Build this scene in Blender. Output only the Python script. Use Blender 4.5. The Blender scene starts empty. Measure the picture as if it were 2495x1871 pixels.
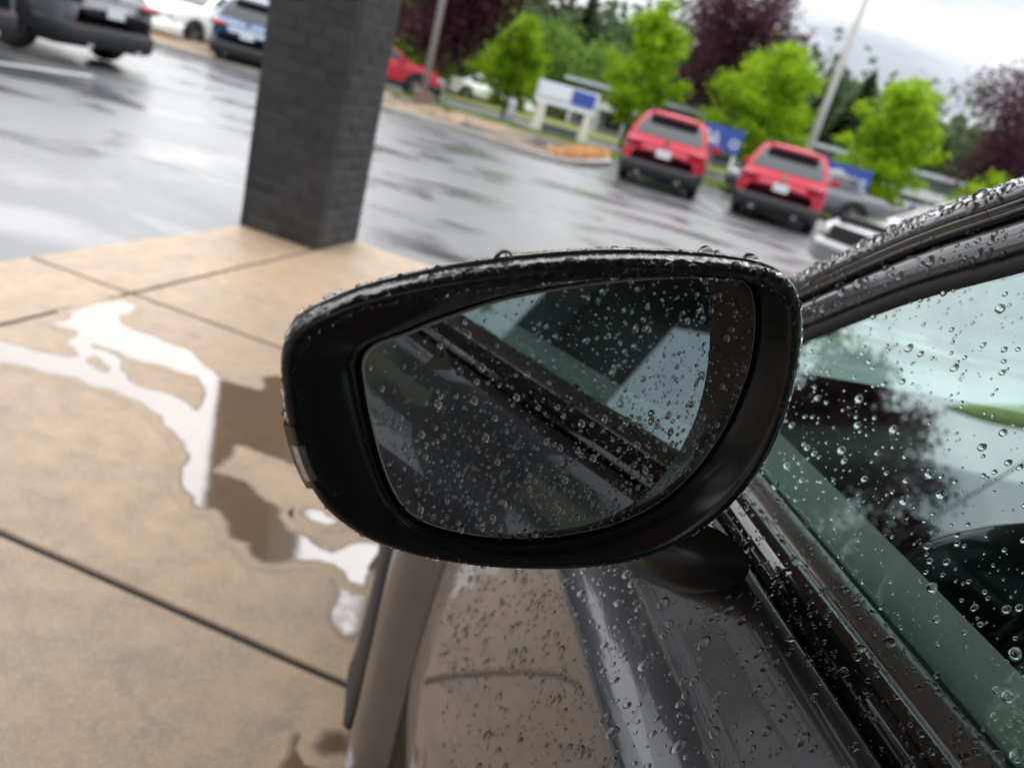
import bpy, bmesh, math, random
import numpy as np
from mathutils import Vector, Matrix, noise as mnoise
from mathutils.geometry import tessellate_polygon
R = math.radians
rng = random.Random(7)
scene = bpy.context.scene
col = scene.collection

# ------------------------------------------------------------------ camera, world, sun, exposure
F, PITCH, ROLL, H, CA = 1875.0, R(20.4), R(15.6), 1.25, R(12.8)
PW, PH = 2495, 1871
def ray(x, y):
    dx, dy = x-PW/2, y-PH/2
    r = dx*math.cos(ROLL)+dy*math.sin(ROLL); d = -dx*math.sin(ROLL)+dy*math.cos(ROLL)
    return Vector((r, F*math.cos(PITCH)-d*math.sin(PITCH), -(F*math.sin(PITCH)+d*math.cos(PITCH))))
def G(x, y, z=0.0):                      # a spot on the ground seen at that bearing
    v = ray(x, y); k = (H-z)/-v.z
    return Vector((v.x*k, v.y*k, z))
def W(x, y, dist):                       # a point at a given distance
    v = ray(x, y); k = dist/math.hypot(v.x, v.y)
    return Vector((v.x*k, v.y*k, H+v.z*k))
def C(x, y):                             # bearing in the frame of the parked car
    v = ray(x, y)
    return Vector((v.x*math.cos(CA)+v.y*math.sin(CA), -v.x*math.sin(CA)+v.y*math.cos(CA), v.z))

cam_d = bpy.data.cameras.new('camera'); cam = bpy.data.objects.new('camera', cam_d); col.objects.link(cam)
scene.camera = cam
cam_d.sensor_width = 36; cam_d.lens = 36*F/PW; cam_d.clip_start = 0.01; cam_d.clip_end = 2000
fwd = Vector((0, math.cos(PITCH), -math.sin(PITCH)))
right0 = Vector((1, 0, 0)); down0 = Vector((0, -math.sin(PITCH), -math.cos(PITCH)))
cx = right0*math.cos(ROLL)-down0*math.sin(ROLL)          # picture right
cd = right0*math.sin(ROLL)+down0*math.cos(ROLL)          # picture down
m = Matrix((cx, -cd, -fwd)).transposed().to_4x4(); m.translation = (0, 0, H)
cam.matrix_world = m
cam_d.dof.use_dof = True; cam_d.dof.focus_distance = 0.43; cam_d.dof.aperture_fstop = 6.6; cam_d.dof.aperture_blades = 0

world = bpy.data.worlds.new('World'); scene.world = world; world.use_nodes = True
wt = world.node_tree; wt.nodes.clear()
def wn(t, **k):
    n = wt.nodes.new(t)
    for a, b in k.items(): setattr(n, a, b)
    return n
wo = wn('ShaderNodeOutputWorld'); mixw = wn('ShaderNodeMixShader'); mixw.inputs[0].default_value = 0.93
bs = wn('ShaderNodeBackground'); bc = wn('ShaderNodeBackground')
sky = wn('ShaderNodeTexSky', sky_type='NISHITA', sun_disc=False)
SUN_EL, SUN_AZ = R(42), R(-25)          # azimuth clockwise from +Y
sky.sun_elevation = SUN_EL; sky.sun_rotation = SUN_AZ
bs.inputs[1].default_value = 0.1
wt.links.new(sky.outputs[0], bs.inputs[0])
tc = wn('ShaderNodeTexCoord'); sep = wn('ShaderNodeSeparateXYZ'); wt.links.new(tc.outputs['Generated'], sep.inputs[0])
# overcast sky: luminance rises towards the zenith, cloud bands drawn by noise on a flat cloud base
def wm(op, a, b=None, clamp=False):
    n = wn('ShaderNodeMath', operation=op); n.use_clamp = clamp
    for i, v in enumerate((a, b)):
        if v is None: continue
        if isinstance(v, (int, float)): n.inputs[i].default_value = v
        else: wt.links.new(v, n.inputs[i])
    return n.outputs[0]
zc = wm('MAXIMUM', sep.outputs[2], 0.0)
zz = wm('ADD', zc, 0.16)
cxn = wm('DIVIDE', sep.outputs[0], zz); cyn = wm('DIVIDE', sep.outputs[1], zz)
comb = wn('ShaderNodeCombineXYZ'); wt.links.new(cxn, comb.inputs[0]); wt.links.new(cyn, comb.inputs[1])
nz = wn('ShaderNodeTexNoise'); nz.inputs['Scale'].default_value = 0.9; nz.inputs['Detail'].default_value = 7; nz.inputs['Roughness'].default_value = 0.55
nz.inputs['Distortion'].default_value = 0.3
mp = wn('ShaderNodeMapping'); mp.inputs['Scale'].default_value = (0.8, 1.8, 1); mp.inputs['Rotation'].default_value = (0, 0, R(10))
wt.links.new(comb.outputs[0], mp.inputs[0]); wt.links.new(mp.outputs[0], nz.inputs['Vector'])
cr = wn('ShaderNodeValToRGB'); cr.color_ramp.elements[0].position = 0.36; cr.color_ramp.elements[0].color = (0.43, 0.455, 0.50, 1)
cr.color_ramp.elements[1].position = 0.60; cr.color_ramp.elements[1].color = (.80, .81, .83, 1)
wt.links.new(nz.outputs[0], cr.inputs[0])
lum = wm('ADD', wm('MULTIPLY', zc, 3.1), 0.42)
wt.links.new(cr.outputs[0], bc.inputs[0]); wt.links.new(lum, bc.inputs[1])
wt.links.new(bs.outputs[0], mixw.inputs[1]); wt.links.new(bc.outputs[0], mixw.inputs[2]); wt.links.new(mixw.outputs[0], wo.inputs[0])

sun_d = bpy.data.lights.new('sun', 'SUN'); sun_d.energy = .75; sun_d.angle = R(80); sun_d.color = (1.0, 0.97, 0.93)
sun = bpy.data.objects.new('sun', sun_d); col.objects.link(sun)
sdir = Vector((math.sin(SUN_AZ)*math.cos(SUN_EL), math.cos(SUN_AZ)*math.cos(SUN_EL), math.sin(SUN_EL)))
sun.rotation_euler = (-sdir).to_track_quat('-Z', 'Y').to_euler()

scene.view_settings.view_transform = 'Standard'; scene.view_settings.look = 'None'
scene.view_settings.exposure = 0.86; scene.view_settings.gamma = 1.0; scene.view_settings.use_curve_mapping = False
scene.render.engine = 'CYCLES'
cy = scene.cycles
cy.use_denoising = True; cy.max_bounces = 10; cy.transmission_bounces = 8; cy.transparent_max_bounces = 12
cy.glossy_bounces = 6; cy.diffuse_bounces = 3; cy.caustics_reflective = False; cy.caustics_refractive = False
cy.sample_clamp_indirect = 6

# ------------------------------------------------------------------ helpers
def mesh_obj(name, verts, faces, mat=None, parent=None, smooth=False, mats=None, fmat=None):
    me = bpy.data.meshes.new(name)
    me.from_pydata([tuple(v) for v in verts], [], faces)
    if mats:
        for k in mats: me.materials.append(k)
        if fmat is not None: me.polygons.foreach_set('material_index', fmat)
    elif mat: me.materials.append(mat)
    if smooth: me.polygons.foreach_set('use_smooth', [True]*len(me.polygons))
    me.update()
    o = bpy.data.objects.new(name, me); col.objects.link(o)
    if parent: o.parent = parent
    return o
def empty(name, loc=(0, 0, 0), rz=0.0):
    o = bpy.data.objects.new(name, None); col.objects.link(o); o.location = loc; o.rotation_euler = (0, 0, rz)
    o.empty_display_size = 0.2
    return o
def tag(o, label=None, cat=None, group=None, kind=None):
    if label: o['label'] = label
    if cat: o['category'] = cat
    if group: o['group'] = group
    if kind: o['kind'] = kind
    return o
class MB:                                  # collects simple solids into one mesh
    def __init__(s): s.v = []; s.f = []; s.m = []
    def add(s, vs, fs, mi=0):
        n = len(s.v); s.v += [Vector(v) for v in vs]; s.f += [tuple(i+n for i in f) for f in fs]; s.m += [mi]*len(fs)
        return s
    def box(s, c, d, rz=0, mi=0, M=None):
        vs = []
        for sx in (-.5, .5):
            for sy in (-.5, .5):
                for sz in (-.5, .5):
                    vs.append(Vector((sx*d[0], sy*d[1], sz*d[2])))
        q = Matrix.Rotation(rz, 3, 'Z')
        vs = [(M @ v if M else q @ v) + Vector(c) for v in vs]
        return s.add(vs, [(0, 1, 3, 2), (4, 6, 7, 5), (0, 4, 5, 1), (2, 3, 7, 6), (0, 2, 6, 4), (1, 5, 7, 3)], mi)
    def tube(s, pts, rad, n=8, mi=0, cap=True):
        pts = [Vector(p) for p in pts]
        rings = []
        for i, p in enumerate(pts):
            d = (pts[min(i+1, len(pts)-1)]-pts[max(i-1, 0)]).normalized()
            a = Vector((0, 0, 1)) if abs(d.z) < .9 else Vector((1, 0, 0))
            u = d.cross(a).normalized(); w = d.cross(u)
            r = rad[i] if isinstance(rad, (list, tuple)) else rad
            rings.append([p+u*math.cos(2*math.pi*k/n)*r+w*math.sin(2*math.pi*k/n)*r for k in range(n)])
        vs = [v for g in rings for v in g]
        fs = [(i*n+k, i*n+(k+1) % n, (i+1)*n+(k+1) % n, (i+1)*n+k) for i in range(len(pts)-1) for k in range(n)]
        if cap: fs += [tuple(range(n))[::-1], tuple((len(pts)-1)*n+k for k in range(n))]
        return s.add(vs, fs, mi)
    def build(s, name, mat, parent=None, smooth=False, mats=None):
        return mesh_obj(name, s.v, s.f, mat, parent, smooth, mats, s.m if mats else None)
def grid(rows, closed=False):              # rows: list of equal-length vertex rows
    n = len(rows[0]); vs = [v for r in rows for v in r]
    fs = []
    for i in range(len(rows)-1):
        for k in range(n if closed else n-1):
            fs.append((i*n+k, i*n+(k+1) % n, (i+1)*n+(k+1) % n, (i+1)*n+k))
    return vs, fs
def sstep(a, b, x):
    t = max(0.0, min(1.0, (x-a)/(b-a))); return t*t*(3-2*t)
def interp(x, tab):
    return float(np.interp(x, [t[0] for t in tab], [t[1] for t in tab]))
def bevel_edges(o, w=0.01, seg=2, angle=40):
    md = o.modifiers.new('bevel', 'BEVEL'); md.width = w; md.segments = seg; md.limit_method = 'ANGLE'; md.angle_limit = R(angle)

# ------------------------------------------------------------------ materials
class NT:
    def __init__(s, name):
        s.mat = bpy.data.materials.new(name); s.mat.use_nodes = True; s.t = s.mat.node_tree; s.t.nodes.clear()
        s.out = s.n('ShaderNodeOutputMaterial')
    def n(s, t, **k):
        x = s.t.nodes.new(t)
        for a, b in k.items(): setattr(x, a, b)
        return x
    def l(s, a, b): s.t.links.new(a, b)
    def set(s, inp, v):
        if isinstance(v, bpy.types.NodeSocket): s.l(v, inp)
        elif isinstance(v, (tuple, list)) and len(v) == 3 and inp.type == 'RGBA': inp.default_value = (*v, 1)
        else: inp.default_value = v
    def bsdf(s, **k):
        b = s.n('ShaderNodeBsdfPrincipled')
        for a, v in k.items(): s.set(b.inputs[a.replace('_', ' ')], v)
        s.l(b.outputs[0], s.out.inputs[0]); return b
    def coord(s, kind='Object', scale=(1, 1, 1), rot=(0, 0, 0)):
        c = s.n('ShaderNodeTexCoord'); mp = s.n('ShaderNodeMapping'); mp.inputs['Scale'].default_value = scale; mp.inputs['Rotation'].default_value = rot
        s.l(c.outputs[kind], mp.inputs[0]); return mp.outputs[0]
    def noise(s, vec, scale, detail=4, rough=.5, dist=0):
        n = s.n('ShaderNodeTexNoise'); s.l(vec, n.inputs['Vector'])
        n.inputs['Scale'].default_value = scale; n.inputs['Detail'].default_value = detail; n.inputs['Roughness'].default_value = rough; n.inputs['Distortion'].default_value = dist
        return n.outputs[0]
    def ramp(s, fac, stops):
        r = s.n('ShaderNodeValToRGB'); s.l(fac, r.inputs[0]); e = r.color_ramp.elements
        while len(e) < len(stops): e.new(0.5)
        for i, (p, c) in enumerate(stops):
            e[i].position = p; e[i].color = (*c, 1) if isinstance(c, tuple) else (c, c, c, 1)
        return r.outputs[0]
    def math(s, op, a, b=0.0, clamp=False):
        n = s.n('ShaderNodeMath', operation=op); n.use_clamp = clamp
        s.set(n.inputs[0], a); s.set(n.inputs[1], b); return n.outputs[0]
    def mix(s, f, a, b):
        n = s.n('ShaderNodeMix', data_type='RGBA'); s.set(n.inputs[0], f); s.set(n.inputs[6], a); s.set(n.inputs[7], b); return n.outputs[2]
    def bump(s, h, strength=.3, dist=.01, normal=None):
        n = s.n('ShaderNodeBump'); n.inputs['Strength'].default_value = strength; n.inputs['Distance'].default_value = dist
        s.l(h, n.inputs['Height'])
        if normal: s.l(normal, n.inputs['Normal'])
        return n.outputs[0]
def simple(name, colr, rough=.5, metal=0.0, coat=0.0, spec=.5, vary=.12, vscale=6):
    t = NT(name); v = t.coord()
    c = t.mix(t.noise(v, vscale, 3), tuple(x*(1-vary) for x in colr), tuple(min(1, x*(1+vary)) for x in colr))
    t.bsdf(Base_Color=c, Roughness=rough, Metallic=metal, Coat_Weight=coat, Coat_Roughness=0.03, Specular_IOR_Level=spec)
    return t.mat

def m_asphalt():
    t = NT('wet asphalt'); v = t.coord('Object')
    vs = t.coord('Object', (0.36, 0.60, 1), (0, 0, R(-14)))
    big = t.noise(vs, 1.0, 5, .6, .6)
    mid = t.noise(v, .55, 4, .6, .4)
    fine = t.noise(v, 90, 3, .6)
    dry = t.math('MULTIPLY', t.ramp(big, [(.50, 0.0), (.68, 1.0)]), t.ramp(mid, [(.40, .25), (.62, 1.0)]))
    pool = t.ramp(t.noise(vs, 1.7, 4, .55, .5), [(.50, 0.0), (.60, 1.0)])
    rough = t.math('SUBTRACT', t.math('ADD', t.math('MULTIPLY', dry, .16), .36), t.math('MULTIPLY', pool, .22))
    colr = t.mix(dry, (.080, .082, .088), (.040, .040, .043))
    bh = t.math('ADD', t.math('MULTIPLY', fine, .5), t.noise(v, 14, 3, .6))
    b = t.bsdf(Base_Color=colr, Roughness=rough, IOR=1.95, Normal=t.bump(bh, .20, .004))
    return t.mat
def concrete_nodes(t):
    v = t.coord('Object')
    a = t.noise(v, 1.6, 6, .62, .5); b_ = t.noise(v, 12, 5, .65); f = t.noise(v, 160, 3, .7); s = t.noise(v, 3.3, 3, .5, 1.2)
    c = t.mix(t.ramp(a, [(.32, 0.0), (.68, 1.0)]), (.46, .335, .225), (.64, .425, .245))
    c = t.mix(t.ramp(b_, [(.40, 0.0), (.66, .5)]), c, (.33, .26, .205))
    c = t.mix(t.ramp(s, [(.60, 0.0), (.74, .65)]), c, (.25, .215, .185))
    c = t.mix(t.ramp(f, [(.35, .26), (.6, 0.0)]), c, (.20, .15, .11))
    vo = t.n('ShaderNodeTexVoronoi'); vo.inputs['Scale'].default_value = 2.6; t.l(v, vo.inputs['Vector'])
    spot = t.math('MULTIPLY', t.ramp(vo.outputs['Distance'], [(.05, 1.0), (.12, 0.0)]), t.ramp(t.noise(v, 7, 2), [(.48, 0.0), (.60, .7)]))
    c = t.mix(spot, c, (.13, .105, .085))
    v2 = t.n('ShaderNodeTexVoronoi'); v2.inputs['Scale'].default_value = 240; t.l(v, v2.inputs['Vector'])
    c = t.mix(t.ramp(v2.outputs['Color'], [(.55, 0.0), (.9, .38)]), c, (.70, .60, .47))
    return v, c, b_, f
def m_concrete():
    t = NT('tan broom concrete'); v, c, b_, f = concrete_nodes(t)
    h = t.math('ADD', t.math('MULTIPLY', f, .6), b_)
    t.bsdf(Base_Color=c, Roughness=t.ramp(b_, [(.3, .42), (.7, .62)]), Normal=t.bump(h, .22, .003))
    return t.mat
def m_puddle():
    t = NT('rain water thinning out over concrete'); v, c, b_, f = concrete_nodes(t)
    at = t.n('ShaderNodeAttribute'); at.attribute_name = 'depth'; d = at.outputs['Fac']
    d = t.math('ADD', d, t.math('MULTIPLY', t.math('SUBTRACT', t.noise(v, 30, 5, .65), .5), .42))
    soak = t.ramp(d, [(.22, 0.0), (.52, 1.0)]); film = t.ramp(d, [(.54, 0.0), (.78, 1.0)])
    dark = t.mix(.62, c, (.085, .045, .02)); deep = t.mix(.74, c, (.11, .055, .022))
    col_ = t.mix(film, t.mix(soak, c, dark), deep)
    ro = t.math('ADD', t.math('MULTIPLY', t.math('SUBTRACT', 1.0, film), t.math('SUBTRACT', .50, t.math('MULTIPLY', soak, .26))), .05)
    ior = t.math('ADD', t.math('MULTIPLY', film, 1.15), 1.5)
    h = t.math('ADD', t.noise(v, 9, 3), t.math('MULTIPLY', t.math('MULTIPLY', t.math('SUBTRACT', 1.15, film), f), .9))
    t.bsdf(Base_Color=col_, Roughness=ro, IOR=ior, Normal=t.bump(h, .12, .003))
    return t.mat
def m_brick(seed, base):
    t = NT('painted dark brick'); v = t.coord('Object')
    n = t.noise(v, 9+seed, 4, .6); f = t.noise(v, 70, 4, .7)
    c = t.mix(n, tuple(x*.8 for x in base), tuple(x*1.3 for x in base))
    t.bsdf(Base_Color=c, Roughness=t.ramp(n, [(.3, .34), (.7, .52)]), Normal=t.bump(f, .35, .003))
    return t.mat
def m_paint(name, base, flake=.25, rough=.32, coat=1.0):
    t = NT(name); v = t.coord('Object')
    fl = t.noise(v, 2600, 1, .5)
    c = t.mix(t.ramp(fl, [(.45, 0.0), (.7, 1.0)]), base, tuple(min(1, x*1.7+.004) for x in base))
    t.bsdf(Base_Color=c, Metallic=flake, Roughness=rough, Coat_Weight=coat, Coat_Roughness=.02, Coat_IOR=1.55)
    return t.mat
def m_drop():
    t = NT('rain drop water')
    g = t.n('ShaderNodeBsdfGlass'); g.inputs['IOR'].default_value = 1.42; g.inputs['Roughness'].default_value = 0.0
    g.inputs['Color'].default_value = (1, 1, 1, 1)
    t.l(g.outputs[0], t.out.inputs[0]); return t.mat
def m_glass(name, tint, refl, gcol, ior=1.5):
    t = NT(name)
    tr = t.n('ShaderNodeBsdfTransparent'); tr.inputs[0].default_value = (*tint, 1)
    gl = t.n('ShaderNodeBsdfGlossy'); gl.inputs[0].default_value = (*gcol, 1); gl.inputs['Roughness'].default_value = 0.0
    fr = t.n('ShaderNodeFresnel'); ge = t.n('ShaderNodeNewGeometry')       # same reflectance from either side of the pane
    t.l(t.math('ADD', t.math('MULTIPLY', ge.outputs['Backfacing'], 1/ior-ior), ior), fr.inputs[0])
    mx = t.n('ShaderNodeMixShader')
    fac = t.math('ADD', t.math('MULTIPLY', fr.outputs[0], 1-refl), refl, True)
    t.l(fac, mx.inputs[0]); t.l(tr.outputs[0], mx.inputs[1]); t.l(gl.outputs[0], mx.inputs[2]); t.l(mx.outputs[0], t.out.inputs[0])
    return t.mat
def m_leaf(name, ca_, cb_):
    t = NT(name); v = t.coord('Object')
    c = t.mix(t.ramp(t.noise(v, 1.7, 3), [(.35, 0.0), (.65, 1.0)]), ca_, cb_)
    d = t.n('ShaderNodeBsdfDiffuse'); tl = t.n('ShaderNodeBsdfTranslucent'); t.l(c, d.inputs[0]); t.l(c, tl.inputs[0])
    mx = t.n('ShaderNodeMixShader'); mx.inputs[0].default_value = .42; t.l(d.outputs[0], mx.inputs[1]); t.l(tl.outputs[0], mx.inputs[2])
    t.l(mx.outputs[0], t.out.inputs[0]); return t.mat
M = dict(
    asphalt=m_asphalt(), concrete=m_concrete(), puddle=m_puddle(),
    joint=simple('dark joint filler', (.045, .036, .030), .8, vary=.4, vscale=30),
    mortar=simple('grey mortar', (.046, .045, .044), .8),
    soffit=simple('brown soffit boards', (.26, .21, .17), .6),
    fascia=simple('dark metal fascia', (.07, .07, .072), .4),
    line=simple('worn white road paint', (.62, .62, .60), .35, vary=.3, vscale=20),
    kerb=simple('weathered kerb concrete', (.26, .245, .22), .6, vary=.3, vscale=4),
    mulch=None, grass=None,
    black_plastic=simple('satin black plastic', (.012, .012, .013), .33, spec=.5, vary=.1),
    bezel=simple('textured black mirror bezel', (.010, .010, .012), .22, spec=.45, vary=.1),
    gloss_black=simple('gloss black trim', (.008, .008, .009), .06, coat=1.0, vary=.05),
    rubber=simple('black rubber seal', (.010, .010, .010), .7, vary=.1),
    trim_brown=simple('satin belt trim', (.075, .064, .055), .28, spec=.8, vary=.15, vscale=30),
    chrome=simple('chrome', (.75, .75, .76), .08, metal=1.0, vary=.03),
    paint_own=m_paint('dark grey metallic paint', (.030, .032, .038), .5, .30),
    mirror=simple('mirror glass', (.60, .635, .66), .0, metal=1.0, vary=.01),
    mirror_edge=simple('ground glass edge', (.45, .48, .47), .25, spec=.8, vary=.05),
    drop=m_drop(),
    win=m_glass('green tinted side glass', (.56, .74, .67), .21, (.78, .95, .93)),
    far_win=m_glass('dark tinted side glass', (.22, .30, .27), .05, (.8, .95, .93)),
    screen=m_glass('windscreen glass', (.72, .84, .80), .05, (.9, 1, .97)),
    lens=m_glass('clear lamp lens', (.9, .9, .88), .08, (1, 1, 1)),
    lamp_inner=simple('faceted lamp reflector', (.80, .76, .70), .25, metal=.7, vary=.9, vscale=420),
    icon=simple('blind spot warning icon', (.13, .125, .115), .4, vary=.05),
    door_trim=simple('grey door card', (.74, .72, .72), .75, vary=.12, vscale=220),
    dash=simple('dark dashboard', (.022, .022, .023), .6, vary=.2, vscale=90),
    seat=simple('dark seat cloth', (.03, .03, .032), .9, vary=.2, vscale=60),
    tyre=simple('tyre rubber', (.016, .016, .017), .7),
    rim=simple('silver alloy', (.42, .42, .43), .3, metal=.8),
    rim_dark=simple('dark alloy', (.10, .10, .11), .3, metal=.8),
    clad=simple('dark grey cladding', (.026, .027, .030), .55, spec=.3),
    under=simple('underbody black', (.008, .008, .008), .9),
    cglass=simple('car window dark glass', (.02, .024, .026), .05, coat=0.0, spec=.55, vary=.05),
    red_p=m_paint('red car paint', (.32, .001, .018), .0, .6, .10), white_p=m_paint('white car paint', (.78, .79, .74), .0, .4),
    blue_p=m_paint('blue car paint', (.022, .065, .135), .3, .4), grey_p=m_paint('grey car paint', (.085, .09, .10), .3, .5, .3),
    silver_p=m_paint('silver car paint', (.17, .175, .18), .5, .35),
    taillight=simple('red tail lamp lens', (.42, .012, .025), .1, coat=1.0), headlamp=simple('headlamp lens', (.70, .72, .74), .05, coat=1.0, metal=.4),
    amber=simple('amber lens', (.8, .25, .03), .15), plate=simple('number plate', (.62, .66, .70), .35, vary=.3, vscale=25),
    pole_grey=simple('galvanised pole', (.34, .34, .35), .4, metal=.3), pole_pale=simple('pale painted pole', (.55, .55, .52), .5),
    base_brown=simple('brown pole footing', (.16, .10, .08), .8),
    white_sign=simple('white sign face', (.66, .69, .74), .4, vary=.06), blue_sign=simple('blue sign face', (.035, .075, .32), .4, vary=.08),
    sign_grey=simple('pale grey sign frame', (.50, .54, .58), .4), cream=simple('cream stone post', (.55, .53, .46), .6),
    white_wall=simple('white painted wall', (.62, .64, .66), .6), pale_wall=simple('grey shop wall', (.34, .36, .36), .7),
    dark_win=simple('dark shop window', (.05, .06, .07), .05), bark=simple('brown bark', (.085, .062, .045), .9, vary=.4, vscale=12),
    bark_purple=simple('plum bark', (.13, .085, .055), .9, vary=.4, vscale=12),
    leaf_bright=m_leaf('fresh green leaves', (.18, .32, .015), (.38, .54, .03)), leaf_mid=m_leaf('mid green leaves', (.09, .17, .03), (.19, .29, .06)),
    leaf_purple=m_leaf('plum purple leaves', (.050, .024, .032), (.115, .050, .066)), leaf_dark=m_leaf('conifer needles', (.040, .065, .034), (.10, .135, .065)),
    rock=simple('dark wet stones', (.07, .06, .058), .5, vary=.5, vscale=8), orange=simple('orange bark chips', (.36, .17, .045), .8, vary=.4, vscale=8),
    tan=simple('tan bark chips', (.28, .19, .11), .8, vary=.5, vscale=5),
)
def m_mulch():
    t = NT('bark mulch'); v = t.coord('Object')
    n = t.noise(v, .8, 5, .6); f = t.noise(v, 14, 4, .7)
    c = t.mix(t.ramp(n, [(.4, 0.0), (.6, 1.0)]), (.12, .085, .06), (.36, .25, .14))
    c = t.mix(t.ramp(f, [(.4, .5), (.6, 0.0)]), c, (.05, .04, .035))
    t.bsdf(Base_Color=c, Roughness=.9, Normal=t.bump(f, .8, .04)); return t.mat
def m_grass():
    t = NT('rough grass'); v = t.coord('Object')
    n = t.noise(v, .5, 5, .6); f = t.noise(v, 25, 3, .7)
    c = t.mix(n, (.07, .11, .02), (.26, .25, .06)); c = t.mix(t.ramp(f, [(.4, .4), (.6, 0.0)]), c, (.04, .06, .015))
    t.bsdf(Base_Color=c, Roughness=.95, Normal=t.bump(f, .8, .05)); return t.mat
M['mulch'] = m_mulch(); M['grass'] = m_grass()
BR = [m_brick(i, b) for i, b in enumerate([(.027, .027, .028), (.034, .032, .033), (.024, .022, .022), (.040, .039, .040)])]

# ------------------------------------------------------------------ ground
# asphalt: a gently dense sheet, horizon-wide ground below
g = mesh_obj('ground', [(-900, -900, -.03), (900, -900, -.03), (900, 900, -.03), (-900, 900, -.03)], [(0, 1, 2, 3)], M['grass'])
tag(g, kind='structure')
lot = mesh_obj('parking_lot', [(-45, -30, -.008), (45, -30, -.008), (45, 44, -.008), (-45, 44, -.008)], [(0, 1, 2, 3)], M['asphalt'])
tag(lot, kind='structure')
# concrete apron under the canopy, its own grid: a = away, b = right
GA = R(10.5)
def AB(a, b, z=0.0): return Vector((a*math.sin(GA)+b*math.cos(GA), a*math.cos(GA)-b*math.sin(GA), z))
apron = empty('concrete_apron'); tag(apron, kind='structure')
ja = [4.95, 2.80, 1.25, -.40, -2.0, -3.6, -5.2, -6.9]; jb = [-2.83, -2.28, -.22, 1.85, 3.9, 5.95]
GAP = .0095
def slab(a1, a0, b0, b1):
    g_ = GAP; c = .004
    n = 14
    top = []
    def edge(p, q, k):
        return [p.lerp(q, i/k) for i in range(k)]
    co = [AB(a0+g_, b0+g_), AB(a1-g_, b0+g_), AB(a1-g_, b1-g_), AB(a0+g_, b1-g_)]
    ring = []
    for i in range(4): ring += edge(co[i], co[(i+1) % 4], n)
    # crumbled arris: each edge point wanders by 1-2 mm
    ring = [p+Vector((mnoise.noise(p*9), mnoise.noise(p*9+Vector((7, 3, 1))), 0))*.0035 for p in ring]
    ctr = sum(co, Vector())/4
    ins = [p+(ctr-p).normalized()*.006 for p in ring]
    N = len(ring)
    vs = [Vector((p.x, p.y, 0)) for p in ins]+[Vector((p.x, p.y, -c)) for p in ring]+[Vector((p.x, p.y, -.028)) for p in ring]
    fs = [tuple(range(N))[::-1]]
    for r in (0, 1): fs += [(r*N+k, r*N+(k+1) % N, (r+1)*N+(k+1) % N, (r+1)*N+k) for k in range(N)]
    me_o = mesh_obj('slab', vs, fs, M['concrete'], apron)
    # keep the top facing up
    bm = bmesh.new(); bm.from_mesh(me_o.data); bmesh.ops.recalc_face_normals(bm, faces=bm.faces); bm.to_mesh(me_o.data); bm.free()
for i in range(len(ja)-1):
    for j in range(len(jb)-1): slab(ja[i], ja[i+1], jb[j], jb[j+1])
jf = mesh_obj('joint_filler', [AB(-6.89, -2.82, -.007), AB(4.94, -2.82, -.007), AB(4.94, 5.94, -.007), AB(-6.89, 5.94, -.007)], [(0, 3, 2, 1)], M['joint'], apron)

# puddles: traced on the slab surface, fractal shore
def fract(poly, depth=3, amp=.10):
    for _ in range(depth):
        out = []
        for i, p in enumerate(poly):
            q = poly[(i+1) % len(poly)]; d = q-p
            mid = (p+q)/2+Vector((-d.y, d.x, 0))*rng.uniform(-amp, amp)*1.2
            out += [p, mid]
        poly = out
    return poly
def puddle(px, holes=(), label='', z=.0009, strength=1.0, name='puddle', step=.008):
    # a fine sheet of water whose depth fades out at the shore
    loops = [fract([G(x, y) for x, y in px], 2)]+[fract([G(x, y) for x, y in h], 2) for h in holes]
    seg = np.array([(l[i].x, l[i].y, l[(i+1) % len(l)].x, l[(i+1) % len(l)].y) for l in loops for i in range(len(l))])
    x0, y0 = seg[:, [0, 2]].min()-.05, seg[:, [1, 3]].min()-.05; x1, y1 = seg[:, [0, 2]].max()+.05, seg[:, [1, 3]].max()+.05
    st = max(step, math.sqrt((x1-x0)*(y1-y0)/60000)); nx, ny = int((x1-x0)/st)+1, int((y1-y0)/st)+1
    X, Y = np.meshgrid(x0+np.arange(nx)*st, y0+np.arange(ny)*st); P = np.stack([X.ravel(), Y.ravel()], 1)
    dist = np.full(len(P), 9.0); odd = np.zeros(len(P), int)
    for ax, ay, bx, by in seg:
        vx, vy = bx-ax, by-ay; t_ = np.clip(((P[:, 0]-ax)*vx+(P[:, 1]-ay)*vy)/(vx*vx+vy*vy+1e-12), 0, 1)
        dist = np.minimum(dist, np.hypot(P[:, 0]-ax-t_*vx, P[:, 1]-ay-t_*vy))
        if ay != by: odd += ((ay > P[:, 1]) != (by > P[:, 1])) & (P[:, 0] < vx*(P[:, 1]-ay)/vy+ax)
    sd = np.where(odd % 2 == 1, dist, -dist)
    dep = np.clip((sd+.022)/.036, 0, 1)*strength
    keep = (sd > -.034).reshape(ny, nx); q = keep[:-1, :-1] | keep[1:, :-1] | keep[:-1, 1:] | keep[1:, 1:]
    jj, ii = np.nonzero(q); idx = -np.ones(nx*ny, int); quads = np.stack([jj*nx+ii, jj*nx+ii+1, (jj+1)*nx+ii+1, (jj+1)*nx+ii], 1)
    used = np.unique(quads); idx[used] = np.arange(len(used)); quads = idx[quads]
    vs = np.column_stack([P[used], np.full(len(used), z)])
    o = mesh_obj(name, vs.tolist(), quads.tolist(), M['puddle']); at = o.data.attributes.new('depth', 'FLOAT', 'POINT'); at.data.foreach_set('value', dep[used].astype(np.float32))
    tag(o, label, 'puddle'); return o
K = lambda pts, s, ox, oy: [(x/s+ox, y/s+oy) for x, y in pts]
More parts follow.
